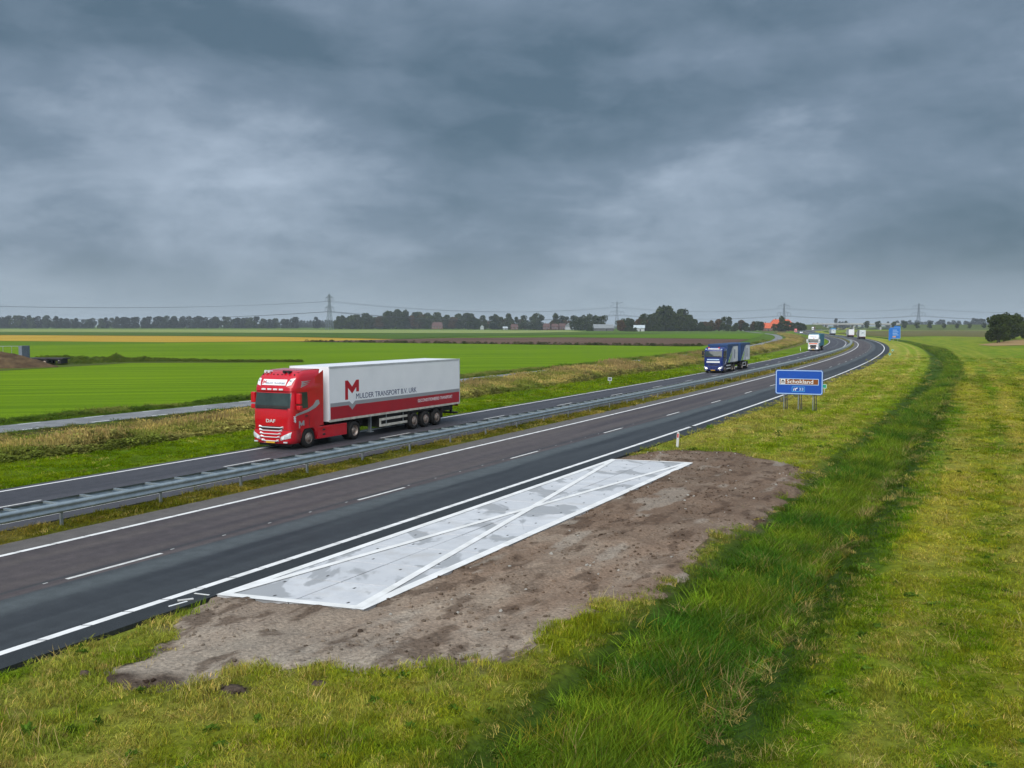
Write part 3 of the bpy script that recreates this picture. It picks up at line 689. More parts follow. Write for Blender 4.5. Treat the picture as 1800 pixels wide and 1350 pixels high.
# short strips and a snapped marker left on the hard shoulder beside the slab
def lying(name, p, q, w, h, m, label, group=None):
    a = Vector(G(*p) + (0,)); b = Vector(G(*q) + (0,)); d = (b - a); L_ = d.length; mb = MB(); mb.box(-L_ / 2, L_ / 2, -w / 2, w / 2, .0, h, 0, min(.004, h / 3))
    o = mb.build(name, m); o.location = ((a + b) / 2) + Vector((0, 0, .001)); o.rotation_euler = (0, 0, math.atan2(d.y, d.x)); return tag(o, label, 'marker', group)
lying('marker_strip', (342, 1043.5), (368, 1046.5), .05, .014, M['plastic_white'], 'single white strip lying at the corner of the concrete slab')
lying('marker_strip', (297, 1066.5), (329, 1057.5), .05, .014, M['sign_white'], 'longer white strip lying beside the dark road edge in the grass corner')
lying('marker_strip', (312, 1057), (340, 1053.5), .045, .030, M['plastic_white'], 'shorter white strip crossing over another strip at the road edge')

# ------------------------------------------------------------------ fields (flat land beyond the side road, and far right)
def field(name, pts, m, z):
    P3 = [G(px, py, z) + (z,) for px, py in pts]; mb = MB(); mb.add(P3, [tuple(range(len(P3)))])
    me = mb.mesh(name, M[m])
    bm = bmesh.new(); bm.from_mesh(me); bmesh.ops.triangulate(bm, faces=bm.faces)
    bmesh.ops.recalc_face_normals(bm, faces=bm.faces)
    for f in bm.faces:
        if f.normal.z < 0: f.normal_flip()
    bm.to_mesh(me); bm.free(); return tag(link(name, me), kind='structure')
fz = -.05
edge = [tuple(float(q) for q in P(s, 41.2 + .3 * math.sin(s * .13))) for s in np.arange(-90, 430, 6)]
def field_xy(name, pts, m, z):
    mb = MB(); mb.add([(x, y, z) for x, y in pts], [tuple(range(len(pts)))]); me = mb.mesh(name, M[m])
    bm = bmesh.new(); bm.from_mesh(me); bmesh.ops.triangulate(bm, faces=bm.faces)
    for f in bm.faces:
        if f.normal.z < 0: f.normal_flip()
    bm.to_mesh(me); bm.free(); return tag(link(name, me), kind='structure')
top = [G(px, py, fz) for px, py in ((1345, 603), (1290, 606.5), (1200, 609), (1000, 606.5), (800, 604.2), (500, 600.8), (300, 602.2), (0, 599.8), (-400, 597))]
field_xy('green_field', edge + top, 'field_green', fz)
field('ditch_strip', [(-300, 668), (0, 652), (140, 643.5), (230, 638), (400, 637.5), (535, 636.5), (500, 633.5), (389, 633.5), (278, 630), (111, 627), (0, 629), (-300, 632)], 'field_bank', fz + .03)
field('grass_strip', [(-300, 604), (0, 607.5), (150, 606), (290, 604), (290, 602.5), (0, 600.2), (-300, 598)], 'field_green_far', fz + .03)
field('stubble_field', [(-500, 586.5), (0, 589), (300, 590.7), (500, 592.3), (700, 596.3), (560, 599.6), (300, 601.4), (0, 599.2), (-500, 596.5)], 'field_yellow', fz + .03)
field('ploughed_field', [(520, 600.4), (700, 596.2), (800, 594.0), (1000, 593.2), (1200, 595), (1318, 596.6), (1285, 604.5), (1200, 608.2), (1000, 605.9), (800, 603.6)], 'field_brown', fz + .06)
field('green_field', [(770, 592.8), (1000, 588.6), (1160, 587.3), (1345, 585.6), (1335, 592), (1318, 596), (1200, 594.6), (1000, 592.8), (800, 593.6)], 'field_green_far', fz + .09)
field('dark_crop_field', [(-500, 583), (0, 583.6), (500, 585.3), (900, 586), (1160, 585.2), (1160, 586.9), (1000, 588.2), (770, 592.4), (700, 595.8), (500, 591.9), (300, 590.3), (0, 588.6), (-500, 586)], 'field_dark', fz + .12)
field('pale_field', [(-500, 578), (0, 578.6), (500, 579.5), (1000, 580.6), (1030, 583), (900, 585.6), (500, 585), (0, 583.3), (-500, 582.5)], 'field_pale', fz + .15)
field('rough_field', [(1560, 592.5), (1640, 590.5), (1740, 592.5), (1830, 590), (1830, 581.4), (1640, 580.6), (1520, 582), (1470, 585.5)], 'field_rough', fz + .05)
field('sandy_plot', [(1718, 606), (1748, 602.5), (1785, 597.5), (1900, 594), (1900, 608), (1800, 606.5), (1745, 608)], 'field_tan', fz + .05)

# ================================================================== GUARD RAIL
gr = thing('guard_rail', 'double galvanised steel guard rail running along the grass median', 'guard rail')
RS = frange(-60, 160, 2) + frange(160, 1300, 7)
prof = [(0, .43), (.045, .45), (.08, .485), (.08, .525), (.03, .57), (.03, .615), (.08, .66), (.08, .70), (.045, .735), (0, .755)]
def beam(oc, side):
    vs = []; n = len(prof)
    for s in RS:
        for d, z in prof:
            x, y = P(s, oc + side * d); vs.append((float(x), float(y), z))
    mb = MB(); mb.add(vs, [(i * n + k, (i + 1) * n + k, (i + 1) * n + k + 1, i * n + k + 1) for i in range(len(RS) - 1) for k in range(n - 1)], 0, True); return mb.build('rail_beam', M['galvanised'], gr)
beam(8.93, -1); beam(9.57, 1)
post_m = MB().box(-.05, .05, -.03, .03, -.25, .62, 0, .008).mesh('post', M['steel_post'])
spc_m = MB().add([(-.045, -.32, .70), (.045, -.32, .70), (.045, .32, .70), (-.045, .32, .70), (-.045, -.32, .76), (.045, -.32, .76), (.045, .32, .76), (-.045, .32, .76)],
                 [(0, 3, 2, 1), (4, 5, 6, 7), (0, 1, 5, 4), (1, 2, 6, 5), (2, 3, 7, 6), (3, 0, 4, 7)]).mesh('spacer', M['galvanised'])
gp = [G(105, 921), G(430, 852)]; gs0 = float(SO(np.array([gp[0][0]]), np.array([gp[0][1]]))[0][0])
for k in range(-4, 110):
    s = gs0 + 4.0 * k; x, y = P(s, 9.25); o = link('post', post_m, gr); o.location = (float(x), float(y), 0); o.rotation_euler = (0, 0, math.pi / 2 - heading(s))
for k in range(-8, 285):
    s = gs0 - .35 + 4.0 / 3 * k; x, y = P(s, 9.25); o = link('spacer', spc_m, gr); o.location = (float(x), float(y), -.005); o.rotation_euler = (0, 0, math.pi / 2 - heading(s))

# ================================================================== LETTERING
def text(name, body, m, parent, org, ux, uy, width, height, extr=.002, bold=0.0):
    cu = bpy.data.curves.new('t', 'FONT'); cu.body = body; cu.extrude = extr; cu.resolution_u = 3; cu.offset = bold
    to = bpy.data.objects.new('t', cu); COL.objects.link(to)
    me = bpy.data.meshes.new_from_object(to); bpy.data.objects.remove(to); bpy.data.curves.remove(cu)
    co = np.array([v.co[:] for v in me.vertices]); lo = co.min(0); hi = co.max(0)
    q = (co - lo) / np.maximum(hi - lo, 1e-6); ux = np.array(ux, float); uy = np.array(uy, float); nz = np.cross(ux, uy)
    w = np.array(org)[None] + q[:, :1] * width * ux + q[:, 1:2] * height * uy + (q[:, 2:3]) * extr * 2 * nz
    me.vertices.foreach_set('co', w.astype(np.float32).ravel()); me.name = name; me.materials.clear(); me.materials.append(m); me.update()
    return link(name, me, parent)
def poly(name, pts, m, parent, org, ux, uy, t=.004):
    """flat outline in the plane (org, ux, uy), t thick"""
    org = Vector(org); ux = Vector(ux); uy = Vector(uy); n = ux.cross(uy); k = len(pts); mb = MB()
    a = [org + ux * p[0] + uy * p[1] for p in pts]; b = [p + n * t for p in a]
    mb.add(a + b, [tuple(range(k))[::-1], tuple(range(k, 2 * k))] + [(i, (i + 1) % k, k + (i + 1) % k, k + i) for i in range(k)]); return mb.build(name, m, parent)
def rrect(w, h, r, n=5, x0=0, y0=0):
    pts = []
    for cx, cyy, a0 in ((w - r, h - r, 0), (r, h - r, 90), (r, r, 180), (w - r, r, 270)):
        for k in range(n + 1):
            a = rad(a0 + 90 * k / n); pts.append((x0 + cx + r * math.cos(a), y0 + cyy + r * math.sin(a)))
    return pts
def frame_poly(name, w, h, r, t, m, parent, org, ux, uy, th=.004):
    o = rrect(w, h, r); i = rrect(w - 2 * t, h - 2 * t, max(r - t, .001), x0=t, y0=t); n = len(o)
    org = Vector(org); ux = Vector(ux); uy = Vector(uy); nn = ux.cross(uy) * th; vs = [org + ux * p[0] + uy * p[1] + nn for p in o + i]; mb = MB()
    mb.add(vs, [(k, (k + 1) % n, n + (k + 1) % n, n + k) for k in range(n)]); return mb.build(name, m, parent)

# ================================================================== TRUCKS (local: +X forward, +Y left, Z up, origin on the road under the nose)
def wheel_meshes(w, dual=False):
    h = w / 2
    ty_ = MB().lathe([(.29, -h), (.40, -h - .005), (.475, -h + .01), (.497, -h + .05), (.50, 0), (.497, h - .05), (.475, h - .01), (.40, h + .005), (.29, h)], 24, 0, 0, 0).mesh('wheel', M['rubber'])
    k = -1 if dual else 1
    if dual: pr = [(.295, h), (.29, h - .02), (.265, h - .05), (.235, h - .16), (.16, h - .17), (.155, h - .06), (.10, h - .03), (.0, h - .025)]
    else: pr = [(.295, h), (.285, h - .02), (.265, h - .06), (.25, h - .03), (.20, h + .015), (.15, h + .02), (.14, h + .05), (.085, h + .06), (.0, h + .06)]
    rb = MB().lathe(pr, 20, 0, 0, 0)
    for j in range(10):
        a = 2 * math.pi * j / 10; r = .2; rb.bar((r * math.cos(a), pr[4][1] - .0, r * math.sin(a)), (r * math.cos(a), pr[4][1] + .025, r * math.sin(a)), .016, n=5)
    return ty_, rb.mesh('rim', M['rim_steel'])
WF = wheel_meshes(.32); WD = wheel_meshes(.58, True); WT = wheel_meshes(.38)
def wheel(root, x, side, kind, half=1.23, r=.5):
    tm, rm = kind; w = {id(WF): .32, id(WD): .58, id(WT): .38}[id(kind)]
    o = link('wheel', tm, root); o.location = (x, side * (half - w / 2), r); o.scale = (r / .5,) * 3
    if side < 0: o.rotation_euler = (0, 0, math.pi)
    link('rim', rm, o); return o

CAB_XF = [(.98, -.02, 1.22), (1.5, .0, 1.24), (2.0, -.03, 1.245), (2.45, -.11, 1.245), (2.84, -.19, 1.245), (2.90, -.14, 1.245), (3.08, -.17, 1.24), (3.3, -.29, 1.23), (3.5, -.42, 1.22), (3.68, -.60, 1.19), (3.82, -.84, 1.13), (3.90, -1.15, 1.03)]
CAB_LOW = [(.98, -.02, 1.22), (1.5, .0, 1.24), (2.0, -.03, 1.245), (2.45, -.11, 1.245), (2.84, -.20, 1.245), (2.95, -.22, 1.24), (3.1, -.32, 1.22), (3.25, -.55, 1.15), (3.32, -.85, 1.05)]
def cab_x(sec, z, y=0.0, b=.09, r=.26):
    zs = [q[0] for q in sec]; xf = float(np.interp(z, zs, [q[1] for q in sec])); hw = float(np.interp(z, zs, [q[2] for q in sec]))
    x = xf - b * (y / hw) ** 2; e = abs(y) - (hw - r)
    if e > 0: x -= r - math.sqrt(max(0, r * r - e * e))
    return x
def cab_half(sec, z): return float(np.interp(z, [q[0] for q in sec], [q[2] for q in sec]))
def make_cab(root, sec, body, back=-2.35, roofback=None):
    ys = np.concatenate([np.linspace(-1, -.80, 6), np.linspace(-.6, .6, 7), np.linspace(.80, 1, 6)]); vs = []; m = len(ys) + 2
    zs = np.unique(np.concatenate([np.linspace(sec[0][0], sec[-1][0], 18), [q[0] for q in sec]]))
    for z in zs:
        hw = cab_half(sec, z); bk = back
        vs.append((bk, -hw, z))
        for u in ys: vs.append((max(cab_x(sec, z, u * hw), bk + .1), u * hw, z))
        vs.append((bk, hw, z))
    mb = MB(); n = len(zs)
    mb.add(vs, [(i * m + k, i * m + (k + 1) % m, (i + 1) * m + (k + 1) % m, (i + 1) * m + k) for i in range(n - 1) for k in range(m)], 0, True)
    mb.add(vs[-m:], [tuple(range(m))]); mb.add(vs[:m], [tuple(range(m))[::-1]])
    cab = mb.build('cab', body, root)
    try:
        bpyme = cab.data; bm = bmesh.new(); bm.from_mesh(bpyme); bmesh.ops.remove_doubles(bm, verts=bm.verts, dist=.0005); bmesh.ops.recalc_face_normals(bm, faces=bm.faces); bm.to_mesh(bpyme); bm.free(); bpyme.set_sharp_from_angle(angle=rad(38))
    except Exception: pass
    return cab
def patch(name, sec, z0, z1, y0, y1, off, m, parent, nz=4, ny=9, rnd=0):
    vs = []; 
    for i in range(nz + 1):
        for j in range(ny + 1):
            z = z0 + (z1 - z0) * i / nz; y = y0 + (y1 - y0) * j / ny; vs.append((cab_x(sec, z, y) + off, y, z))
    n = ny + 1; mb = MB(); mb.add(vs, [(i * n + j, i * n + j + 1, (i + 1) * n + j + 1, (i + 1) * n + j) for i in range(nz) for j in range(ny)], 0, True)
    b = [(v[0] - .02, v[1], v[2]) for v in vs]; idx = [0, ny, nz * n + ny, nz * n]
    mb.add([vs[i] for i in idx] + [b[i] for i in idx], [(0, 1, 5, 4), (1, 2, 6, 5), (2, 3, 7, 6), (3, 0, 4, 7)]); return mb.build(name, m, parent)
def lamp_patch(name, sec, sgn, lo, hi, m, parent, off=.018, n=7):
    """lamp lens on the curved front: lo and hi are (y, z) ends of its lower and upper edge"""
    vs = []
    for i in range(n + 1):
        t = i / n; 
        for j in range(4):
            u = j / 3; y = (lo[0][0] + (lo[1][0] - lo[0][0]) * t) * (1 - u) + (hi[0][0] + (hi[1][0] - hi[0][0]) * t) * u; z = (lo[0][1] + (lo[1][1] - lo[0][1]) * t) * (1 - u) + (hi[0][1] + (hi[1][1] - hi[0][1]) * t) * u
            vs.append((cab_x(sec, z, y) + off + .02 * (j in (1, 2)), sgn * y, z))
    mb = MB(); mb.add(vs, [(i * 4 + j, (i + 1) * 4 + j, (i + 1) * 4 + j + 1, i * 4 + j + 1) for i in range(n) for j in range(3)], 0, True); return mb.build(name, m, parent)
def side_poly(name, pts, m, parent, y, t=.006):
    """outline in (x, z) on the left (+) or right (-) side at |y|"""
    s = 1 if y > 0 else -1
    return poly(name, [(-s * p[0], p[1]) for p in pts], m, parent, (0, y, 0), (-s, 0, 0), (0, 0, 1), t)
def tractor(root, sec, body, lamp='lamp_glass', lower=None, skirt=None, axle2=-5.3, grille='chrome', glass='glass_dark', hood='chassis_black', skirt_end=-4.62, mirror=None, bars=5):
    lower = lower or body; skirt = skirt or body; mirror = mirror or body
    cab = make_cab(root, sec, body)
    # bumper and lower front
    bsec = [(.30, -.05, 1.18), (.42, .03, 1.235), (.70, .05, 1.245), (.97, .02, 1.24)]
    ys = np.concatenate([np.linspace(-1, -.80, 5), np.linspace(-.6, .6, 5), np.linspace(.80, 1, 5)]); vs = []; zs = [.30, .36, .42, .55, .70, .85, .97]; m = len(ys) + 2
    for z in zs:
        hw = cab_half(bsec, z); vs.append((-.76, -hw, z)); vs += [(cab_x(bsec, z, u * hw), u * hw, z) for u in ys]; vs.append((-.76, hw, z))
    mb = MB(); mb.add(vs, [(i * m + k, i * m + (k + 1) % m, (i + 1) * m + (k + 1) % m, (i + 1) * m + k) for i in range(len(zs) - 1) for k in range(m)], 0, True)
    mb.add(vs[-m:], [tuple(range(m))]); mb.add(vs[:m], [tuple(range(m))[::-1]]); bump = mb.build('bumper', lower, root)
    # black gap between bumper and cab, wheel arches, steps
    patch('shadow_gap', bsec, .955, .99, -1.2, 1.2, -.006, M['chassis_black'], bump, 1)
    arc = [(-1.4 + .60 * math.cos(a), .5 + .60 * math.sin(a)) for a in np.linspace(rad(5), rad(175), 14)]
    for sgn in (-1, 1):
        pts = [(-.76, .55), (-.76, 1.0), (-2.15, 1.0), (-2.15, .55)] + arc[::-1]
        pts = [(-.76, .55)] + [(-.76, 1.02), (-2.12, 1.02), (-2.12, .55)] + [(x, z) for x, z in arc[::-1]]
        mb = MB(); a = sgn * 1.20; b = sgn * 1.243
        # arch as a strip between its outer outline and the arc
        outer = []
        for x, z in arc:
            t = (x + 1.4) / .6; outer.append((min(-.74, max(-2.14, -1.4 + t * .72)), 1.0))
        vs = [(x, b, z) for x, z in arc] + [(x, b, z) for x, z in outer] + [(x, sgn * .86, z) for x, z in arc]; n = len(arc)
        mb.add(vs, [(k, k + 1, n + k + 1, n + k) for k in range(n - 1)] + [(k, k + 1, 2 * n + k + 1, 2 * n + k) for k in range(n - 1)])
        mb.build('wheel_arch', body, root)
    MB().box(-2.3, -.7, -.85, .85, .45, 1.0).box(-7.2, -2.2, -.42, .42, .62, .95).build('chassis_frame', M['chassis_black'], root)
    MB().box(-.72, -.30, -1.0, 1.0, .16, .34, 0, .03).build('air_dam', M['chassis_black'], root)
    # windscreen and side windows
    ws_ = patch('windscreen', sec, 2.06, 2.80, -1.10, 1.10, .010, M[glass], cab, 5, 18); patch('dashboard', sec, 2.065, 2.18, -1.05, 1.05, .014, M['chassis_black'], cab, 1, 12)
    MB().box(cab_x(sec, 2.1) - .0, cab_x(sec, 2.1) + .022, -1.0, 1.0, 2.02, 2.07).build('wiper', M['chassis_black'], cab)
    for sgn in (-1, 1):
        side_poly('side_window', [(-.42, 2.02), (-.50, 2.82), (-1.30, 2.82), (-1.36, 2.02)], M[glass], cab, sgn * 1.238, .012)
        side_poly('door_seam', [(-1.44, 1.02), (-1.44, 2.95), (-1.455, 2.95), (-1.455, 1.02)], M['chassis_black'], cab, sgn * 1.236, .010)
        MB().box(-1.30, -1.10, sgn * 1.24 if sgn > 0 else sgn * 1.275, sgn * 1.275 if sgn > 0 else sgn * 1.24, 1.60, 1.65).build('door_handle', M['chassis_black'], cab)
        y0, y1 = sorted((sgn * 1.30, sgn * 1.56))
        mm = MB().box(-.52, -.34, y0, y1, 2.26, 2.80, 0, .05).build('mirror', mirror, cab); MB().box(-.525, -.50, y0 + .03, y1 - .03, 2.30, 2.76).build('mirror_glass', M['chassis_black'], mm) if False else None
        MB().box(-.54, -.34, y0, y1, 1.96, 2.20, 0, .05).build('mirror', mirror, cab)
        MB().bar((-.50, sgn * 1.2, 2.74), (-.45, sgn * 1.40, 2.74), .02).bar((-.50, sgn * 1.2, 2.0), (-.45, sgn * 1.40, 2.04), .02).build('mirror_arm', M['chassis_black'], cab)
        # headlights
        hl = lamp_patch('headlight', bsec, sgn, ((.62, .47), (1.16, .60)), ((.66, .66), (1.19, .90)), M['lamp_glass'], bump)
        cy_ = sgn * .86; cz = .64; cx = cab_x(bsec, cz, .86) + .05
        if lamp == 'lamp_on': MB().bar((cx - .02, cy_ - .0, cz - .02), (cx + .015, cy_, cz - .02), .085, n=10).build('headlamp_bulb', M['lamp_on'], hl)
        else: MB().bar((cx - .02, cy_ - sgn * .07, cz - .05), (cx + .012, cy_ - sgn * .07, cz - .05), .07, n=10).build('headlamp_bulb', M['print_white'], hl)
        MB().box(.0, .055, sgn * .92 - .11, sgn * .92 + .11, .36, .42).build('fog_lamp', M['lamp_glass'], bump)
    MB().box(.02, .062, -.27, .27, .335, .45).build('number_plate', M['yellow_plate'], bump)
    # grille
    patch('grille_mesh', sec, 1.0, 1.16, -.70, .70, .008, M['chassis_black'], cab, 2)
    patch('grille_mesh', bsec, .46, .955, -.60, .60, .012, lower, bump, 3)
    if bars:
        for k in range(bars):
            z = 1.13 - k * .158; hwid = .74 - .055 * k; sc_ = sec if z > .98 else bsec; mb = MB()
            pts = [(cab_x(sc_, z, y) + .022, y, z - .03 * (abs(y) < hwid * .86) - (0 if k < bars - 1 else .03)) for y in np.linspace(-hwid, hwid, 9)]
            mb.tube(pts, .026, 5); mb.bar(pts[0], (pts[0][0] - .005, pts[0][1] + .16, z - .01), .062, .018, 6); mb.bar(pts[-1], (pts[-1][0] - .005, pts[-1][1] - .16, z - .01), .062, .018, 6)
            mb.build('grille_bar', M[grille], cab)
    # side skirt, dark underside fill, rear mudguard
    if skirt_end:
        for sgn in (-1, 1):
            y0, y1 = sorted((sgn * 1.02, sgn * 1.235)); sk = MB().box(skirt_end, -2.10, y0, y1, .36, .98, 0, .03).build('side_skirt', skirt, root)
            for zz in (.52, .76): side_poly('skirt_step', [(-2.52, zz), (-2.52, zz + .09), (-2.74, zz + .09), (-2.74, zz)], M['chassis_black'], sk, sgn * 1.234, .006)
    if skirt_end: MB().box(skirt_end + .02, -2.12, -1.0, 1.0, .38, .94).build('tank_or_dark_fill', M['chassis_black'], root)  # no real tank: dark box added so the tractor's underside reads black
    for sgn in (-1, 1): wheel(root, -1.4, sgn, WF)
    return cab, bump
def mudguard(root, x, r=.60, y0=.62, y1=1.235):
    for sgn in (-1, 1):
        a_ = np.linspace(rad(15), rad(165), 10); mb = MB(); vs = []
        for a in a_:
            for yy in (sgn * y0, sgn * y1): vs.append((x + r * math.cos(a), yy, .5 + r * math.sin(a)))
        vs2 = [(v[0], v[1], v[2] - .03) for v in vs]
        mb.add(vs, [(2 * i, 2 * i + 1, 2 * i + 3, 2 * i + 2) for i in range(9)], 0, True); mb.add(vs2, [(2 * i, 2 * i + 2, 2 * i + 3, 2 * i + 1) for i in range(9)], 0, True); mb.build('mudguard', M['chassis_black'], root)

def place(root, s, o, oncoming=True):
    x, y = P(s, o); th = heading(s); d = Vector((math.sin(th), math.cos(th)))
    if oncoming: d = -d
    root.location = (float(x), float(y), 0); root.rotation_euler = (0, 0, math.atan2(d.y, d.x)); return root
def sof(px, py):
    g = G(px, py); s, o = SO(np.array([g[0]]), np.array([g[1]])); return float(s[0]), float(o[0])

# ---------------------------------------------------------------- red articulated truck
def semi_trailer(root, x0, x1, body, z0=1.15, z1=4.0, hw=1.28, axles=(-11.3, -12.6, -13.9), rail='cream', roof='roof_grey', guards=True):
    box = MB().box(x1, x0, -hw, hw, z0, z1, 0, .015).build('trailer_box', body, root)
    for sgn in (-1, 1):
        a, b = sorted((sgn * (hw - .02), sgn * (hw + .012)))
        MB().box(x1 - .01, x0 + .01, a, b, z0 - .02, z0 + .10).build('bottom_rail', M[rail], box)
        MB().box(x1 - .01, x0 + .01, a, b, z1 - .09, z1 + .012).build('roof_rail', M[roof], box)
        MB().box(x0 - .07, x0 + .012, a, b + (.0), z0 + .10, z1 - .09).build('corner_post', body, box)
        MB().box(x1 - .012, x1 + .07, a, b, z0 + .10, z1 - .09).build('corner_post', M[roof], box)
    MB().box(x1 + .3, x0 - 1.0, -.45, .45, z0 - .30, z0 - .02).box(axles[-1] - 1.0, axles[0] + .7, -.95, .95, z0 - .26, z0 - .03).build('trailer_frame', M['chassis_black'], root)
    MB().box(x1 + .1, x1 + .25, -1.2, 1.2, .50, .62).box(x1 + .1, x1 + .3, -.8, -.7, .5, z0 - .05).box(x1 + .1, x1 + .3, .7, .8, .5, z0 - .05).build('rear_bumper', M['chassis_black'], root)
    for sgn in (-1, 1): MB().box(x1 - .012, x1 + .02, sgn * .95 - .2, sgn * .95 + .2, z0 - .17, z0 - .03).build('tail_lamp', M['tail_red'], root)
    for ax in axles:
        for sgn in (-1, 1): wheel(root, ax, sgn, WT, 1.26)
    for sgn in (-1, 1):
        mb = MB(); y0, y1 = sorted((sgn * .92, sgn * 1.26)); mb.box(axles[-1] - .62, axles[0] + .62, y0, y1, 1.03, 1.07); mb.box(axles[0] + .60, axles[0] + .64, y0, y1, .60, 1.05); mb.box(axles[-1] - .66, axles[-1] - .62, y0, y1, .42, 1.05); mb.build('mudguard', M['chassis_black'], root)
    if guards:
        for sgn in (-1, 1):
            y0, y1 = sorted((sgn * 1.20, sgn * 1.24)); e = axles[0] + .75
            mb = MB(); mb.box(e, e + 2.85, y0, y1, .80, .93); mb.box(e, e + 2.85, y0, y1, .46, .59); mb.box(e + 2.72, e + 2.85, y0, y1, .59, .80)
            mb.build('side_guard', M['cream'], root)
            for k in (.35, 2.1): MB().box(e + k, e + k + .05, y0 - .03, y1 - .045 if sgn > 0 else y1 + .0, .55, z0 - .03).build('guard_post', M['steel_post'], root)
    MB().box(-10.3, -7.9, -1.0, 1.0, .42, z0 - .03, 0, .03).build('underside_fill', M['chassis_black'], root)  # dark box added to black out the see-through trailer underside
    MB().box(x1 + .5, axles[-1] - .7, -.9, .9, .75, z0 - .03).build('tail_frame', M['chassis_black'], root)
    for sgn in (-1, 1): MB().box(-7.5, -7.35, sgn * .75 - .07, sgn * .75 + .07, .22, z0).box(-7.6, -7.25, sgn * .75 - .14, sgn * .75 + .14, .18, .23).build('landing_leg', M['steel_post'], root)
    return box
def red_truck():
    R = thing('articulated_truck', 'red cab and long white refrigerated trailer with red and grey stripes', 'truck')
    s, o = sof(545, 787); place(R, s - 1.4, 15.62)
    cab, bump = tractor(R, CAB_XF, M['truck_red'], skirt=M['truck_red'])
    # roof air deflector sides
    for sgn in (-1, 1):
        side_poly('air_deflector', [(-1.9, 1.05), (-1.95, 3.55), (-2.62, 3.86), (-2.60, 1.05)], M['truck_red'], cab, sgn * 1.215, .02)
    mb = MB(); mb.prism([(-.86, 3.80), (-1.3, 3.90), (-2.35, 3.93), (-2.55, 3.91), (-2.5, 3.75)], 'y', -1.05, 1.05); mb.build('roof_deflector', M['truck_red'], cab)
    # roof sign and lamps
    x = cab_x(CAB_XF, 3.28)
    rs = patch('roof_sign', CAB_XF, 3.18, 3.46, -.74, .74, .02, M['print_white'], cab, 3)
    up = Vector((cab_x(CAB_XF, 3.45) - cab_x(CAB_XF, 3.2), 0, .25)).normalized(); xs_ = cab_x(CAB_XF, 3.235) + .030
    text('lettering', 'MULDER TRANSPORT', M['print_navy'], rs, (xs_ - .012, -.50, 3.235), (0, 1, 0), up, 1.20, .10)
    poly('emblem', [(0, 0), (.05, 0), (.05, .12), (.10, .05), (.15, .12), (.15, .06), (.20, .06), (.20, .20), (.15, .20), (.10, .12), (.05, .20), (0, .20)], M['print_red'], rs, (xs_ - .02, -.70, 3.222), (0, 1, 0), up, .004)
    for sgn in (-1, 1):
        h = lamp_patch('roof_headlight', CAB_XF, sgn, ((.80, 3.14), (1.06, 3.20)), ((.92, 3.50), (1.13, 3.52)), M['print_white'], cab)
        c = (cab_x(CAB_XF, 3.34, .98) + .04, sgn * .98, 3.34)
        MB().bar((c[0] - .05, c[1], c[2] + .06), (c[0] + .006, c[1], c[2] + .06), .05, n=8).bar((c[0] - .05, c[1] - sgn * .05, c[2] - .08), (c[0] + .004, c[1] - sgn * .05, c[2] - .08), .045, n=8).build('roof_bulb', M['lamp_glass'], h)
    for k in range(4):
        y = -.54 + .36 * k; MB().box(cab_x(CAB_XF, 2.96) - .02, cab_x(CAB_XF, 2.96) + .03, y - .12, y + .12, 2.94, 3.02, 0, .01).build('visor_lamp', M['print_white'], cab)
    for y, w in ((-.82, .16), (-.60, .14), (.35, .12), (.62, .12)):
        MB().bar((-.72, y, 3.68), (-.72, y, 3.82), .03).bar((-.90, y, 3.82), (-.60, y, 3.83), .05, .075, 8).build('air_horn', M['chrome'] if w > .13 else M['chassis_black'], cab)
    for y in (-.98, -.28, -.02, .24, .98): MB().bar((-.62 - .05 * abs(y), y, 3.60), (-.60 - .05 * abs(y), y, 3.72), .035, n=7).build('roof_marker', M['chassis_black'], cab)
    text('lettering', 'DAF', M['chrome'], cab, (cab_x(CAB_XF, 1.42) + .012, -.29, 1.34), (0, 1, 0), (0, 0, 1), .58, .17, bold=.02)
    # prints on the doors
    for sgn in (-1, 1):
        yy = sgn * 1.247
        side_poly('swoosh', [(-.36, 1.66), (-.40, 1.76), (-1.3, 1.94), (-1.75, 2.12), (-2.0, 2.36), (-2.22, 2.36), (-2.28, 2.16), (-1.95, 1.98), (-1.4, 1.82), (-.9, 1.74)], M['silver_print'], cab, yy, .004)
        for k in range(4): side_poly('streak', [(-.30 - .02 * k, 1.58 - .08 * k), (-.20, 1.68 - .08 * k), (-.42, 1.66 - .08 * k)], M['print_white'], cab, sgn * 1.243, .008)
        for k in range(3): side_poly('streak', [(-.85, 3.32 - .10 * k + .04), (-.92 , 3.28 - .10 * k), (-1.62 + .1 * k, 3.37 - .08 * k)], M['silver_print'], cab, sgn * 1.228, .012)
        side_poly('streak', [(-.80, 3.06), (-.95, 3.34), (-1.02, 3.34), (-.87, 3.06)], M['silver_print'], cab, sgn * 1.236, .010)
        k_ = .42; em = [(0, 0), (.22, 0), (.22, .55), (.5, .25), (.78, .55), (.78, .3), (1, .3), (1, 1), (.8, 1), (.5, .6), (.2, 1), (0, 1)]
        side_poly('emblem', [(-.62 - (p[0] if sgn > 0 else 1 - p[0]) * k_, 1.05 + p[1] * .36) for p in em], M['silver_print'], cab, sgn * 1.244, .006)
    # chassis tail and drive wheels
    mudguard(R, -5.3)
    for sgn in (-1, 1): wheel(R, -5.3, sgn, WD, 1.25)
    X0, X1 = -3.05, -16.7
    box = semi_trailer(R, X0, X1, M['trailer_white'])
    MB().box(X0, X0 + .28, -.85, .85, 2.2, 3.7, 0, .04).build('refrigeration_unit', M['trailer_white'], box)
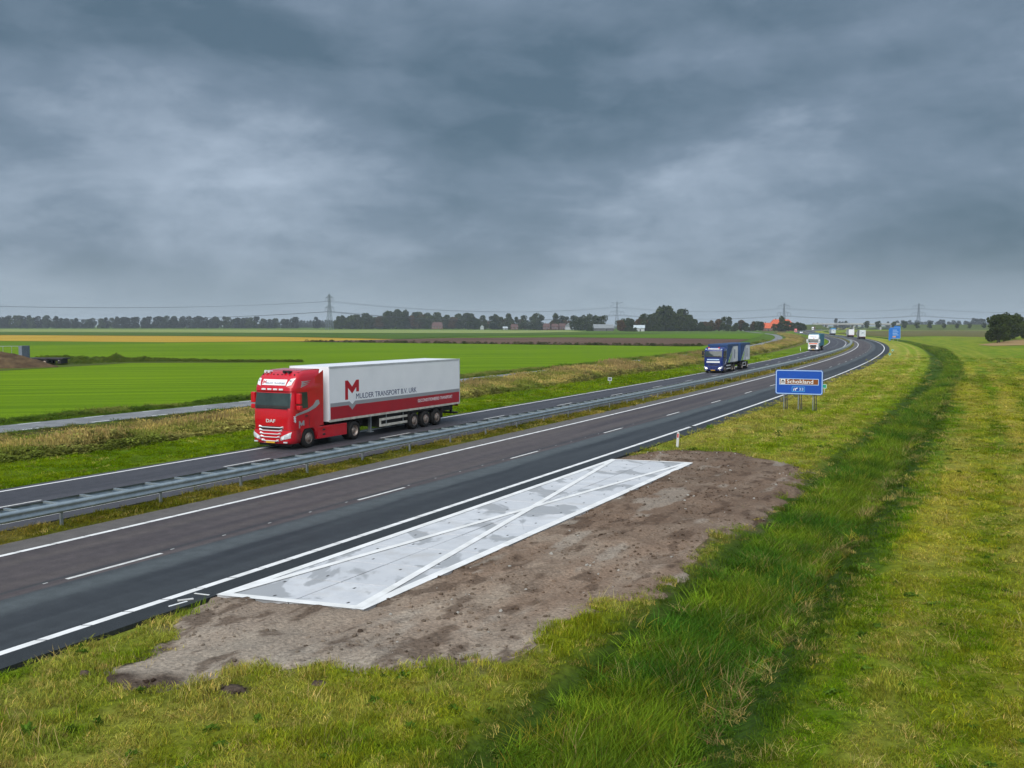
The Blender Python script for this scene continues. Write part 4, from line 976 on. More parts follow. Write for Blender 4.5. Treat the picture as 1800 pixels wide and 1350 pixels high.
    for sgn in (-1, 1):
        y = sgn * 1.281
        zt_, zb = 2.10, 1.90
        side_poly('red_panel', [(X0 - .07, 1.25), (X0 - .07, zb), (-4.72, zb), (-5.05, 1.64), (-5.38, zb), (X1 + .07, zb), (X1 + .07, 1.25)][::1], M['trailer_red'], box, y, .003)
        side_poly('grey_stripe', [(X0 - .07, zb), (X0 - .07, zt_), (-4.80, zt_), (-5.05, 1.93), (-5.30, zt_), (X1 + .07, zt_), (X1 + .07, zb), (-5.38, zb), (-5.05, 1.64), (-4.72, zb)], M['trailer_grey'], box, y, .004)
        em = [(0, 0), (.20, 0), (.20, .62), (.5, .30), (.80, .62), (.80, .38), (1, .38), (1, 1), (.80, 1), (.5, .66), (.2, 1), (0, 1)]
        a0 = -4.42; wM = 1.25
        mir = (lambda p: a0 - p * wM) if sgn > 0 else (lambda p: a0 - (1 - p) * wM)
        side_poly('emblem', [(mir(p[0]), 2.20 + p[1] * 1.02) for p in em], M['print_red'], box, y, .005)
        if sgn > 0:
            text('lettering', 'MULDER TRANSPORT B.V. URK', M['print_navy'], box, (-5.40, y + .002, 2.19), (-1, 0, 0), (0, 0, 1), 6.1, .29)
            text('lettering', 'GECONDITIONEERD TRANSPORT', M['print_white'], box, (-11.65, y + .005, 1.56), (-1, 0, 0), (0, 0, 1), 4.1, .19)
        else:
            text('lettering', 'MULDER TRANSPORT B.V. URK', M['print_navy'], box, (-11.5, y - .002, 2.19), (1, 0, 0), (0, 0, 1), 6.1, .29)
            text('lettering', 'GECONDITIONEERD TRANSPORT', M['print_white'], box, (-15.75, y - .005, 1.56), (1, 0, 0), (0, 0, 1), 4.1, .19)
    return R
red_truck()

# ---------------------------------------------------------------- blue tipper with drawbar trailer
def blue_truck():
    R = thing('tipper_truck', 'dark blue truck and drawbar trailer with lime and pale grey side panels', 'truck')
    s, o = sof(1250, 655.5); place(R, s - .3, 15.1)
    cab, bump = tractor(R, CAB_LOW, M['truck_blue'], lamp='lamp_on', grille='truck_blue', skirt_end=None, mirror=M['chassis_black'], bars=5)
    patch('name_band', CAB_LOW, 1.32, 1.52, -.85, .85, .012, M['print_white'], cab, 2)
    patch('name_plate', CAB_LOW, 1.66, 1.80, -.78, .78, .012, M['sign_border'], cab, 2)
    MB().box(cab_x(CAB_LOW, 3.0) - .25, cab_x(CAB_LOW, 3.0) + .0, -.72, .72, 3.02, 3.16, 0, .03).build('light_bar', M['print_white'], cab)
    for y in (-.66, .66): MB().bar((-.45, y, 3.16), (-.45, y, 3.32), .11, n=9).build('beacon', M['reflector_red'], cab)
    for y in (-1.0, 1.0): MB().box(-.40, -.28, y - .1, y + .1, 2.98, 3.10, 0, .02).build('visor_lamp', M['sign_border'], cab)
    side_poly('streak', [(-1.2, 1.1), (-1.35, 1.1), (-2.2, 1.62), (-2.2, 1.75)], M['print_white'], cab, 1.246, .006); side_poly('streak', [(-1.2, 1.1), (-1.35, 1.1), (-2.2, 1.62), (-2.2, 1.75)], M['print_white'], cab, -1.246, .006)
    def body(x0, x1, name, z0):
        b = MB().box(x1, x0, -1.275, 1.275, z0, 3.62, 0, .02).build(name, M['tarp_blue'], R)
        MB().box(x1 - .03, x0 + .03, -1.30, 1.30, 3.36, 3.66, 0, .03).build('tarp_cover', M['tarp_blue'], b)
        L_ = x0 - x1
        for sgn in (-1, 1):
            y = sgn * 1.276
            side_poly('side_panel', [(x0 - .05 * L_, z0 + .03), (x0 - .50 * L_, 3.32), (x1 + .03, 3.32), (x1 + .03, z0 + .03)], M['tipper_grey'], b, y, .005)
            side_poly('lime_flash', [(x0 - .05 * L_, z0 + .03), (x0 - .42 * L_, 2.6), (x0 - .42 * L_, 2.3), (x0 - .20 * L_, z0 + .03)], M['lime'], b, y, .008)
            for k in (.62, .82):
                xx = x0 - k * L_; side_poly('print_mark', [(xx, 2.9), (xx - .10 * L_, 2.9), (xx - .10 * L_, 1.7), (xx, 1.7)], M['tarp_blue'], b, y, .008) if k < .7 else None
            for k in range(1, 8):
                xx = x0 - L_ * k / 8; a, c = sorted((y, y + sgn * .03)); MB().box(xx - .03, xx + .03, a, c, z0, 3.36).build('side_rib', M['tipper_grey'] if k > 4 else M['tarp_blue'], b)
        MB().box(x1 - .02, x0 + .0, -.45, .45, .65, z0 - .01).build('chassis_frame', M['chassis_black'], R); return b
    body(-2.6, -9.0, 'tipper_body', 1.25)
    body(-10.8, -17.2, 'trailer_body', 1.25)
    MB().bar((-9.0, 0, .75), (-11.2, 0, .75), .07).build('drawbar', M['chassis_black'], R)
    for ax in (-5.6, -6.95): 
        for sgn in (-1, 1): wheel(R, ax, sgn, WD, 1.25)
        mudguard(R, ax)
    for ax in (-12.0, -15.6):
        for sgn in (-1, 1): wheel(R, ax, sgn, WD, 1.25)
        mudguard(R, ax)
    for sgn in (-1, 1):
        y0, y1 = sorted((sgn * 1.18, sgn * 1.22)); MB().box(-4.8, -2.4, y0, y1, .82, .95).box(-4.8, -2.4, y0, y1, .42, .55).build('side_guard', M['tipper_grey'], R)
        MB().box(-14.8, -12.8, y0, y1, .90, 1.0).box(-14.8, -12.8, y0, y1, .45, .55).box(-14.8, -14.7, y0, y1, .55, .9).box(-12.9, -12.8, y0, y1, .55, .9).build('side_guard', M['tipper_grey'], R)
        MB().box(-4.6, -2.8, *sorted((sgn * .55, sgn * 1.15)), .5, 1.05, 0, .06).build('tank_or_dark_fill', M['chassis_black'], R)
    return R
blue_truck()

# ---------------------------------------------------------------- white cab with teal trailer
def white_truck():
    R = thing('articulated_truck', 'white cab with dark grille pulling a teal curtain trailer', 'truck')
    s, o = sof(1430, 617); place(R, s, 15.55)
    cab, bump = tractor(R, CAB_XF, M['truck_white'], lamp='lamp_on', skirt=M['truck_white'], bars=0)
    patch('grille_panel', CAB_XF, .99, 1.42, -.72, .72, .012, M['chassis_black'], cab, 2)
    patch('grille_panel', [(.30, -.05, 1.18), (.42, .03, 1.235), (.70, .05, 1.245), (.97, .02, 1.24)], .50, .955, -.62, .62, .014, M['chassis_black'], bump, 2)
    patch('name_band', CAB_XF, 1.62, 1.86, -.95, .95, .012, M['print_orange'], cab, 2)
    poly('roof_print', [(0, 0), (1.5, 0), (1.5, .12), (0, .12)], M['print_navy'], cab, (cab_x(CAB_XF, 3.32) + .03, -.75, 3.30), (0, 1, 0), Vector((-.4, 0, .8)).normalized(), .004)
    poly('roof_print', [(0, 0), (.3, -.05), (.35, .05), (.05, .1)], M['print_orange'], cab, (cab_x(CAB_XF, 3.0) + .03, -.1, 3.02), (0, 1, 0), (0, 0, 1), .004)
    mudguard(R, -5.3)
    for sgn in (-1, 1): wheel(R, -5.3, sgn, WD, 1.25)
    b = semi_trailer(R, -3.05, -16.6, M['tarp_teal'], rail='tarp_teal', roof='tarp_teal', guards=False)
    for sgn in (-1, 1):
        for k in range(1, 12): MB().box(-3.05 - 1.13 * k - .02, -3.05 - 1.13 * k + .02, *sorted((sgn * 1.28, sgn * 1.297)), 1.25, 3.9).build('curtain_strap', M['tarp_blue'], b)
    return R
white_truck()

# ---------------------------------------------------------------- trucks driving away, seen from behind
def rear_truck(label, px, py, box_m, side_m, top_m, doors='print_white', o=None, print_side=True, cabm='truck_white', name='articulated_truck', group=None, oncoming=False, s=None, low='maroon'):
    R = thing(name, label, 'truck'); 
    if s is None: s, oo = sof(px, py)
    L_ = 0 if oncoming else 16.6
    place(R, s + L_ , o, oncoming)
    cab, bump = tractor(R, CAB_XF, M[cabm], lamp='lamp_on' if oncoming else 'lamp_glass', bars=3)
    mudguard(R, -5.3)
    for sgn in (-1, 1): wheel(R, -5.3, sgn, WD, 1.25)
    b = semi_trailer(R, -3.05, -16.6, M[box_m], rail=low, roof=top_m, guards=True)
    for sgn in (-1, 1):
        side_poly('side_panel', [(-3.2, 1.27), (-3.2, 3.88), (-16.4, 3.88), (-16.4, 1.27)], M[side_m], b, sgn * 1.281, .004)
    for sgn in (-1, 1):
        d = MB().box(-16.63, -16.59, *sorted((sgn * .02, sgn * 1.22)), 1.30, 3.86, 0, .01).build('rear_door', M[doors], b)
        for yy in (.35, .85): MB().bar((-16.65, sgn * yy, 1.32), (-16.65, sgn * yy, 3.84), .02).build('locking_bar', M['steel_post'], d)
    MB().box(-16.64, -16.55, -1.25, 1.25, 1.0, 1.16).build('lamp_board', M[low], b)
    if print_side: poly('rear_print', [(0, 0), (.9, .12), (.9, .34), (0, .22)], M['print_navy'], b, (-16.645, .45, 2.6), (0, -1, 0), (0, 0, 1), .006)
    return R
rear_truck('box trailer with grey sides and pale rear doors beside the blue direction sign', 1520, 596.5, 'tarp_pale', 'trailer_grey', 'cream', 'tarp_pale', o=1.9)
rear_truck('white trailer with white rear doors ahead of the grey box trailer', 1498, 593, 'truck_white', 'truck_white', 'truck_white', 'print_white', o=2.0, print_side=False)
rear_truck('pale trailer with a sky blue top driving away before the bridge', 1464, 589, 'tarp_pale', 'tarp_pale', 'tarp_sky', 'tarp_pale', o=2.4, low='tarp_blue')
rt = [o for o in bpy.data.objects if o.get('label', '').startswith('pale trailer with a sky')][0]
MB().box(-16.7, -3.0, -1.31, 1.31, 3.55, 4.18, 0, .05).build('top_tarp', M['tarp_sky'], rt)
rear_truck('white cab with a dark red trailer coming from under the bridge', 0, 0, 'maroon', 'maroon', 'maroon', 'maroon', o=14.6, oncoming=True, s=float(np.interp(1175, ty, ts)), print_side=False, low='maroon')

def car(name, label, cat, s, o, body, L_=4.5, H_=1.5, van=False, oncoming=True, lamp='lamp_on'):
    R = place(thing(name, label, cat), s, o, oncoming); hw = .9 if not van else 1.05
    if van: pr = [(0, .35), (.02, .9), (-.35, 1.15), (-.9, 1.95), (-1.3, H_), (-L_, H_), (-L_, .35)]
    else: pr = [(0, .3), (.0, .65), (-.25, .78), (-1.15, .92), (-1.9, H_ - .05), (-2.4, H_), (-3.2, H_ - .08), (-4.1, .98), (-L_, .85), (-L_, .3)]
    b = MB(); b.prism(pr, 'y', -hw, hw); bo = b.build('body', body, R)
    bm = bmesh.new(); bm.from_mesh(bo.data); bmesh.ops.bevel(bm, geom=list(bm.edges), offset=.07, segments=2, affect='EDGES'); bm.to_mesh(bo.data); bm.free()
    if van:
        poly('windscreen', [(-.9, 0), (.9, 0), (.85, .95), (-.85, .95)], M['glass_dark'], bo, (-.36, 0, 1.17), (0, 1, 0), Vector((-.56, 0, .83)), .01)
    else:
        poly('windscreen', [(-.75, 0), (.75, 0), (.62, .85), (-.62, .85)], M['glass_dark'], bo, (-1.17, 0, .95), (0, 1, 0), Vector((-.82, 0, .57)), .012)
        for sgn in (-1, 1): side_poly('side_window', [(-1.4, .98), (-2.0, 1.38), (-3.1, 1.36), (-3.9, 1.0)], M['glass_dark'], bo, sgn * hw, .01)
    for sgn in (-1, 1):
        MB().bar((-.05, sgn * (hw - .22), .68), (.03, sgn * (hw - .22), .68), .11, n=8).build('headlight', M[lamp], bo)
        for ax in (-.85, -L_ + .85): wheel(R, ax, sgn, WF, hw, .33)
    MB().box(-.0, .025, -.26, .26, .38, .48).build('number_plate', M['yellow_plate'], bo)
    return R
s_, _ = sof(1407, 586); car('car', 'small white car with bright headlights behind the oncoming trucks', 'car', s_, 15.2, M['car_white'])
s_, _ = sof(1399, 583.8); car('box_van', 'red box van on the oncoming side near the farm trees', 'van', s_, 15.3, M['van_red'], L_=6.2, H_=2.95, van=True)

# ================================================================== SIGNS AND POSTS
def exit_sign():
    c = [G(1380, 719), G(1404, 720), G(1427, 722)]; s, o = SO(np.array([c[1][0]]), np.array([c[1][1]])); s = float(s[0]); o = float(o[0])
    x, y = P(s, o); th = heading(s); R = thing('exit_sign', 'blue motorway sign with a brown Schokland panel on slanting posts', 'sign', (float(x), float(y), zat(x, y)), -th)
    # local: x to the right, y away along the road, board faces -y
    W_, H_ = 3.36, 1.80; z0 = 1.16; ux, uz = (1, 0, 0), (0, 0, 1); yb = -.10
    b = poly('board', [(p[0] - W_ / 2, p[1]) for p in rrect(W_, H_, .16)], M['sign_blue'], R, (0, yb + .04, z0), ux, uz, .04)
    frame_poly('board_border', W_ - .06, H_ - .06, .15, .055, M['sign_border'], b, (-W_ / 2 + .03, yb, z0 + .03), ux, uz)
    pan = poly('brown_panel', [(0, 0), (2.74, 0), (2.74, .40), (0, .40)], M['sign_brown'], b, (-1.38, yb, z0 + .73), ux, uz, .006)
    frame_poly('panel_border', 2.80, .46, .03, .04, M['sign_border'], b, (-1.41, yb, z0 + .70), ux, uz, .008)
    ic = poly('museum_icon', [(0, 0), (.34, 0), (.34, .34), (0, .34)], M['sign_white'], b, (-1.31, yb, z0 + .76), ux, uz, .009)
    poly('icon_roof', [(.04, .20), (.30, .20), (.17, .31)], M['print_black'], ic, (-1.31, yb, z0 + .76), ux, uz, .012)
    for k in (.05, .115, .19, .255): poly('icon_pillar', [(k, .05), (k + .035, .05), (k + .035, .20), (k, .20)], M['print_black'], ic, (-1.31, yb, z0 + .76), ux, uz, .012)
    text('lettering', 'Schokland', M['sign_white'], b, (-.86, yb - .007, z0 + .80), ux, uz, 1.86, .29, bold=.008)
    frame_poly('number_border', .92, .38, .05, .035, M['sign_cyan'], b, (-.50, yb, z0 + .20), ux, uz, .006)
    text('lettering', '33', M['sign_border'], b, (.02, yb - .005, z0 + .29), ux, uz, .30, .20, bold=.012)
    for a in ([(0, 0), (.06, 0), (.09, .20), (.06, .20)], [(.20, 0), (.14, 0), (.12, .13), (.20, .20), (.27, .20), (.27, .24), (.32, .17), (.24, .12), (.24, .15), (.18, .11)]): poly('exit_arrow', a, M['sign_white'], b, (-.40, yb, z0 + .28), ux, uz, .006)
    for dx in (-1.03, 0.0, 1.03):
        MB().bar((dx - .04, .0, -.3), (dx - .04, .0, z0 + 1.7), .038, n=8).build('post', M['steel_post'], R)
        MB().bar((dx + .20, .55 - .9, -.3), (dx + .02, -.02, z0 + .3), .03, n=6).bar((dx + .30, -.35, -.3), (dx + .16, -.02, z0 + .3), .03, n=6).build('strut', M['wood_dark'], R)
exit_sign()
def far_sign():
    s, o = sof(1557, 599); s = s; x, y = P(s, -7.6); R = thing('direction_sign', 'tall blue direction sign on the verge behind the bend', 'sign', (float(x), float(y), zat(x, y)), -heading(s))
    ux, uz = (1, 0, 0), (0, 0, 1)
    b = poly('board', [(-1.3, 0), (2.55, 0), (2.55, 4.95), (.2, 4.95), (.2, 4.35), (-1.3, 4.35)], M['sign_blue_far'], R, (0, .05, .95), ux, uz, .05)
    poly('exit_board', [(-1.75, 0), (-1.0, 0), (-1.0, 4.6), (-1.75, 4.6)], M['sign_blue_far'], R, (0, -.25, .25), ux, uz, .05)
    frame_poly('board_border', 3.7, 4.2, .1, .06, M['sign_border'], b, (-1.22, 0, 1.02), ux, uz, .006)
    for k, (w, zz) in enumerate(((1.6, 4.2), (2.1, 3.5), (1.7, 2.9), (2.2, 2.3))): poly('text_line', [(0, 0), (w, 0), (w, .16), (0, .16)], M['sign_border'], b, (-.3, 0, zz), ux, uz, .008)
    poly('route_plate', [(0, 0), (1.2, 0), (1.2, .42), (0, .42)], M['sign_orange'], b, (-.3, 0, 1.45), ux, uz, .009)
    for dx in (-1.4, 0, 1.6): MB().bar((dx, .1, -.3), (dx, .1, 4.6), .07, n=7).build('post', M['steel_post'], R)
far_sign()
def plate_sign(name, label, px, py, w, h, zc, m, face=1, sgn_o=None):
    x, y = G(px, py); z = zat(x, y); s = float(SO(np.array([x]), np.array([y]))[0][0]); R = thing(name, label, 'sign', (x, y, z), -heading(s))
    MB().bar((0, .03, -.2), (0, .03, zc + h * .3), .025, n=6).build('post', M['plastic_white'], R)
    b = poly('plate', [(p[0] - w / 2, p[1]) for p in rrect(w, h, .03)], m, R, (0, .015, zc - h / 2), (1, 0, 0), (0, 0, 1), .012); frame_poly('plate_border', w - .04, h - .04, .03, .03, M['sign_white'], b, (-w / 2 + .02, .003, zc - h / 2 + .02), (1, 0, 0), (0, 0, 1), .003)
    return R
plate_sign('distance_marker', 'small green plate on a thin post just past the Schokland sign', 1449, 690, .40, .40, .62, M['sign_green'])
plate_sign('distance_marker', 'small green plate on the grass at the outside of the bend', 1564, 627, .45, .40, .55, M['sign_green'])
plate_sign('distance_marker', 'tiny green plate near the foot of the tall blue sign', 1569, 619, .45, .35, .5, M['sign_green'])
plate_sign('distance_marker', 'small grey blue plate on the far verge between truck and blue tipper', 1072, 676, .45, .38, .62, M['panel_grey'])
def marker_post(px, py, label, h=.78, lean=.06):
    x, y = G(px, py); R = thing('marker_post', label, 'post', (x, y, zat(x, y)), -heading(30)); w = .06
    mb = MB(); mb.prism([(-w, -.2), (w, -.2), (w + lean, h - .06), (w * .5 + lean, h), (-w * .5 + lean, h), (-w + lean, h - .06)], 'y', -.03, .03); b = mb.build('shaft', M['plastic_white'], R)
    k = lean * .8; MB().prism([(-.035 + k, h - .27), (.035 + k, h - .27), (.035 + k + .01, h - .07), (-.035 + k + .01, h - .07)], 'y', -.036, .036).build('reflector', M['reflector_red'], b)
marker_post(1190, 785, 'white plastic roadside post with a red reflector beside the bare soil')
marker_post(1407, 616.5, 'slim white roadside post on the far verge near the white truck', .85, 0.0)

# ================================================================== SOIL HEAP AND FARM TRAILER
def heap():
    c = G(-28, 648, -.1); n = 46; m_ = 14; vs = []; mb = MB()
    for i in range(m_ + 1):
        r = i / m_
        for k in range(n):
            a = 2 * math.pi * k / n; w = 1 + .10 * math.sin(3 * a + 1) + .06 * math.sin(5 * a)
            x = c[0] + 8.2 * r * w * math.cos(a); y = c[1] + 5.2 * r * w * math.sin(a) + 3
            h = 2.65 * (1 - r) ** .85 if r < 1 else -.3; h = min(h, 2.35 - .2 * r)
            h += float((fbm(np.array([x]), np.array([y]), 1.2, 4, 51)[0] - .5) * .5) * (1 if 0 < r < 1 else 0); vs.append((x, y, h - .12))
    mb.add(vs, [(i * n + k, i * n + (k + 1) % n, (i + 1) * n + (k + 1) % n, (i + 1) * n + k) for i in range(m_) for k in range(n)], 0, True)
    me = mb.mesh('soil_heap', M['heap_soil']); bm = bmesh.new(); bm.from_mesh(me); bmesh.ops.remove_doubles(bm, verts=bm.verts, dist=.001); bmesh.ops.recalc_face_normals(bm, faces=bm.faces); bm.to_mesh(me); bm.free()
    tag(link('soil_heap', me), 'big brown heap of soil piled at the edge of the bright green field', 'soil heap')
heap()
def farm_trailer():
    c = G(106, 643, -.1); R = thing('farm_trailer', 'low flatbed farm trailer standing behind the soil heap', 'trailer', (c[0], c[1] + 1.5, zat(c[0], c[1])), rad(-4))
    MB().box(-7.2, .3, -1.15, 1.15, .98, 1.18, 0, .02).build('bed', M['wood_dark'], R)
    MB().box(-7.0, 0, -.5, .5, .72, .98).box(-.6, -.05, -1.0, 1.0, .35, .98).build('frame', M['chassis_black'], R)
    MB().box(-6.75, -6.2, -1.1, 1.1, 1.18, 3.05, 0, .02).build('headboard', M['panel_grey'], R)
    for k in range(2):
        for sgn in (-1, 1): w = wheel(R, -2.6 + 0 * k if k == 0 else -5.4, sgn, WT, 1.2, .5)
    for sgn in (-1,): 
        MB().bar((-6.7, sgn * 1.0, 3.0), (-13.5, sgn * 1.0, 2.95), .04).build('side_rail', M['steel_post'], R)
        for k in range(5): MB().bar((-7.9 - k * 1.4, sgn * 1.0, -.1), (-7.9 - k * 1.4, sgn * 1.0, 2.98), .035).build('rail_post', M['steel_post'], R)
    MB().bar((-.3, -1.16, .8), (-.3, -1.19, .8), .06, n=8).build('reflector', M['print_white'], R)
farm_trailer()

# ================================================================== BUILDINGS
def house(name, label, px, d, w, dep, hw_, hr, wall, roof, rz=0.0, hip=0.0, z=-.1, cat='house', nwin=0, door=True, chim=True):
    x, y = at(px, d); R = thing(name, label, cat, (x, y, z), rz)
    MB().box(-w / 2, w / 2, -dep / 2, dep / 2, -.2, hw_).build('wall', M[wall], R)
    e = .5; a = w / 2 + e; b = dep / 2 + e; zb = hw_ - .15
    mb = MB(); mb.add([(-a, -b, zb), (a, -b, zb), (a, b, zb), (-a, b, zb), (-a + hip, 0, hr), (a - hip, 0, hr)], [(0, 1, 5, 4), (2, 3, 4, 5), (1, 2, 5), (3, 0, 4), (0, 3, 2, 1)]); ro = mb.build('roof', M[roof], R)
    if hip == 0:
        mb = MB(); 
        for sx_ in (-1, 1): mb.add([(sx_ * w / 2, -dep / 2, hw_ - .02), (sx_ * w / 2, dep / 2, hw_ - .02), (sx_ * w / 2, 0, hr - .35)], [(0, 1, 2) if sx_ > 0 else (2, 1, 0)])
        mb.build('gable', M[wall], R)
    if chim: MB().box(-w * .2 - .4, -w * .2 + .4, -.4, .4, hr - .8, hr + .9).build('chimney', M['brick_wall'], ro)
    for k in range(nwin):
        xx = -w / 2 + w * (k + .5) / nwin; f = MB().box(xx - .75, xx + .75, -dep / 2 - .06, -dep / 2, hw_ * .35, hw_ * .8).build('window', M['print_white'], R); MB().box(xx - .62, xx + .62, -dep / 2 - .09, -dep / 2 - .05, hw_ * .38, hw_ * .77).build('pane', M['window_dark'], f)
    if door: MB().box(w * .12 - .6, w * .12 + .6, -dep / 2 - .05, -dep / 2, -.1, 2.2).build('door', M['window_dark'], R)
    return R
house('farmhouse', 'big farm building with a wide orange tiled hipped roof behind trees', 1372, 1080, 29, 17, 4.2, 12.6, 'brick_wall', 'tile_red', rad(-6), 6.5, nwin=5)
house('farmhouse', 'smaller orange roofed house in front of the big farm roof', 1347.5, 1010, 9.2, 9, 3.2, 8.6, 'brick_wall', 'tile_red', rad(-10), 1.2, nwin=3)
house('barn', 'wide grey barn with a shallow roof beside the dense tree clump', 1060, 1060, 21, 14, 3.0, 7.2, 'dark_wall', 'sheet_grey', rad(4), 0, cat='barn', nwin=0, chim=False)
house('shed', 'pale roofed shed half hidden in front of the dense tree clump', 1123.5, 985, 10.5, 8, 3.4, 6.3, 'pale_wall', 'sheet_pale', rad(-12), 0, cat='shed', chim=False)
house('house', 'red roofed house tucked into the gap of the far wood', 769, 1550, 17, 10, 4.5, 10.8, 'brick_wall', 'tile_dim', 0, 2, nwin=4)
house('house', 'pale gabled house at the right end of the village row', 999, 1330, 8, 8, 4.6, 9.3, 'pale_wall', 'sheet_grey', rad(80), 0, nwin=2)
for k, (px, lab) in enumerate(((961, 'brick house with a dull red roof at the left of the village row'), (975, 'brick house with a dull red roof in the middle of the village row'), (988, 'brick house with a dull red roof next to the pale gabled house'))):
    house('house', lab, px, 1345 + 8 * k, 9.5, 9, 4.2, 8.6 - .5 * (k % 2), 'brick_wall', 'tile_dim', rad(8 * (k - 1)), 1, nwin=3)
house('house', 'small brick house half hidden under the village trees', 904, 1400, 10, 8, 3.6, 7.6, 'brick_wall', 'tile_dim', rad(5), 1, nwin=2)
house('shed', 'small white shed at the foot of the village trees', 847.5, 1400, 5, 5, 3.6, 6.2, 'pale_wall', 'sheet_pale', rad(90), 0, cat='shed', chim=False)
house('shed', 'tiny pale shed low in front of the village wood', 888, 1380, 6, 5, 2.4, 4.2, 'pale_wall', 'sheet_pale', rad(10), 0, cat='shed', chim=False)
house('greenhouse', 'low white greenhouse right of the pale gabled house', 1011, 1300, 8, 8, 1.9, 3.4, 'pale_wall', 'sheet_pale', rad(10), 0, cat='greenhouse', chim=False)

# ------------------------------------------------------------------ bridge over the road, with its banks
def bridge():
    D = 1330; x0, _ = at(1440, D); x1, _ = at(1568, D); R = thing('road_bridge', 'long grey concrete road bridge crossing over the motorway far away', 'bridge', (0, D, 0), 0)
    MB().box(x0 - 4, x1 + 4, -5, 5, 6.0, 7.4).build('deck', M['bridge_under'], R)
    MB().box(x0 - 8, x1 + 8, -5.4, -5.05, 6.9, 8.7).box(x0 - 8, x1 + 8, 5.05, 5.4, 6.9, 8.7).build('parapet', M['bridge_concrete'], R)
    for px in (1452, 1498, 1545):
        xx, _ = at(px, D); 
        for k in (-3.2, 0, 3.2): MB().box(xx - 1.0, xx + 1.0, k - .7, k + .7, -.3, 6.0, 0, .1).build('pier', M['bridge_concrete'], R)
    def bank(nm, xa, xb, xt0, xt1, lab):
        w0, w1 = -75, 40; n = 24; vs = []; mb = MB()
        for i in range(n + 1):
            x = xa + (xb - xa) * i / n; t = float(np.clip(min((x - xa) / max(1, xt0 - xa), (xb - x) / max(1, xb - xt1)), 0, 1)); h = 7.0 * t
            for yy, hh in ((w0, 0), (-45, .28), (-20, .62), (-7, 1), (7, 1), (w1, 0)): vs.append((x, D + yy, hh * h - .15))
        mb.add(vs, [(i * 6 + k, (i + 1) * 6 + k, (i + 1) * 6 + k + 1, i * 6 + k + 1) for i in range(n) for k in range(5)], 0, True); tag(mb.build(nm, M['field_bank']), kind='structure')
    xl, _ = at(1375, D); bank('embankment', xl, x0 + 6, x0 - 18, x0 - 1, '')
    xr, _ = at(2050, D); bank('embankment', x1 - 6, xr, x1 + 1, xr - 120, '')
bridge()

# ------------------------------------------------------------------ pylons and lines
def pylon(px, d, H_, label, rz, kind=0, x=None):
    if x is None: x, y = at(px, d)
    else: y = d
    R = thing('pylon', label, 'pylon', (x, y, -.1), rz, None); mb = MB()
    levels = [0, .12, .24, .35, .45, .54, .62, .69, .75, .81, .86, .91, .955]
    hw = lambda t: (3.9 * (1 - t / .62) + 1.15 * (t / .62)) if t < .62 else 1.15 - .35 * (t - .62) / .38
    for a, b in zip(levels[:-1], levels[1:]):
        A_ = hw(a); B_ = hw(b)
        for sx_ in (-1, 1):
            for sy_ in (-1, 1): mb.bar((sx_ * A_, sy_ * A_, a * H_), (sx_ * B_, sy_ * B_, b * H_), .26, n=4, sm=False)
        for (p, q) in (((-1, -1), (1, -1)), ((1, -1), (1, 1)), ((1, 1), (-1, 1)), ((-1, 1), (-1, -1))):
            mb.bar((p[0] * A_, p[1] * A_, a * H_), (q[0] * B_, q[1] * B_, b * H_), .15, n=3, sm=False); mb.bar((q[0] * A_, q[1] * A_, a * H_), (p[0] * B_, p[1] * B_, b * H_), .15, n=3, sm=False); mb.bar((p[0] * B_, p[1] * B_, b * H_), (q[0] * B_, q[1] * B_, b * H_), .13, n=3, sm=False)
    mb.build('mast', M['pylon_steel'], R); tips = []
    for lv, span in ((.60, 11.5), (.875, 9.5)):
        z = lv * H_; mb = MB(); w = hw(lv)
        for sgn in (-1, 1):
            t = Vector((sgn * span, 0, z + (3.0 if kind and lv > .7 else 0)))
            for sy_ in (-1, 1):
                mb.bar((sgn * w, sy_ * w, z), t, .24, n=4, sm=False); mb.bar((sgn * w, sy_ * w, z + 2.4), t, .20, n=4, sm=False)
                for k in (.3, .6): mb.bar(Vector((sgn * w, sy_ * w, z)).lerp(t, k), Vector((sgn * w, sy_ * w, z + 2.4)).lerp(t, k), .07, n=3, sm=False)
            tips.append(t)
        a = mb.build('crossarm', M['pylon_steel'], R)
        for sgn in (-1, 1):
            for f in (.98, .55):
                p = Vector((sgn * span * f, 0, z)); MB().bar(p, p + Vector((sgn * .9 * (1 if f > .9 else 0), 0, -5.2)), .20, n=5).build('insulator', M['insulator'], a)
    MB().bar((0, 0, .95 * H_), (0, 0, H_), .25, .08, 5).build('peak', M['pylon_steel'], R)
    return R, x, y
PY = [(-470, 900, 46, 'lattice', rad(-35), 0), (580, 1240, 47, 'slim lattice pylon standing alone in the fields before the far wood', rad(-52), 0), (1084, 1640, 47, 'lattice pylon with raised upper arms beside the dense tree clump', rad(-10), 1),
      (1377, 1720, 46, 'lattice pylon rising behind the orange farm roof', rad(5), 0), (1613, 1720, 46, 'lattice pylon standing beyond the right hand pasture trees', rad(0), 0), (1990, 1700, 46, '', rad(0), 0)]
pyl = []
for i, (px, d, h, lab, rz, kd) in enumerate(PY):
    x, y = at(px, d)
    if 0 < i < 5: pylon(px, d, h, lab, rz, kd)
    pyl.append((x, y, h, rz))
labs = ['left off the picture to the slim lone pylon', 'from the slim lone pylon to the pylon with raised arms', 'from the pylon with raised arms to the farm pylon', 'from the farm pylon to the pasture pylon', 'from the pasture pylon away to the right']
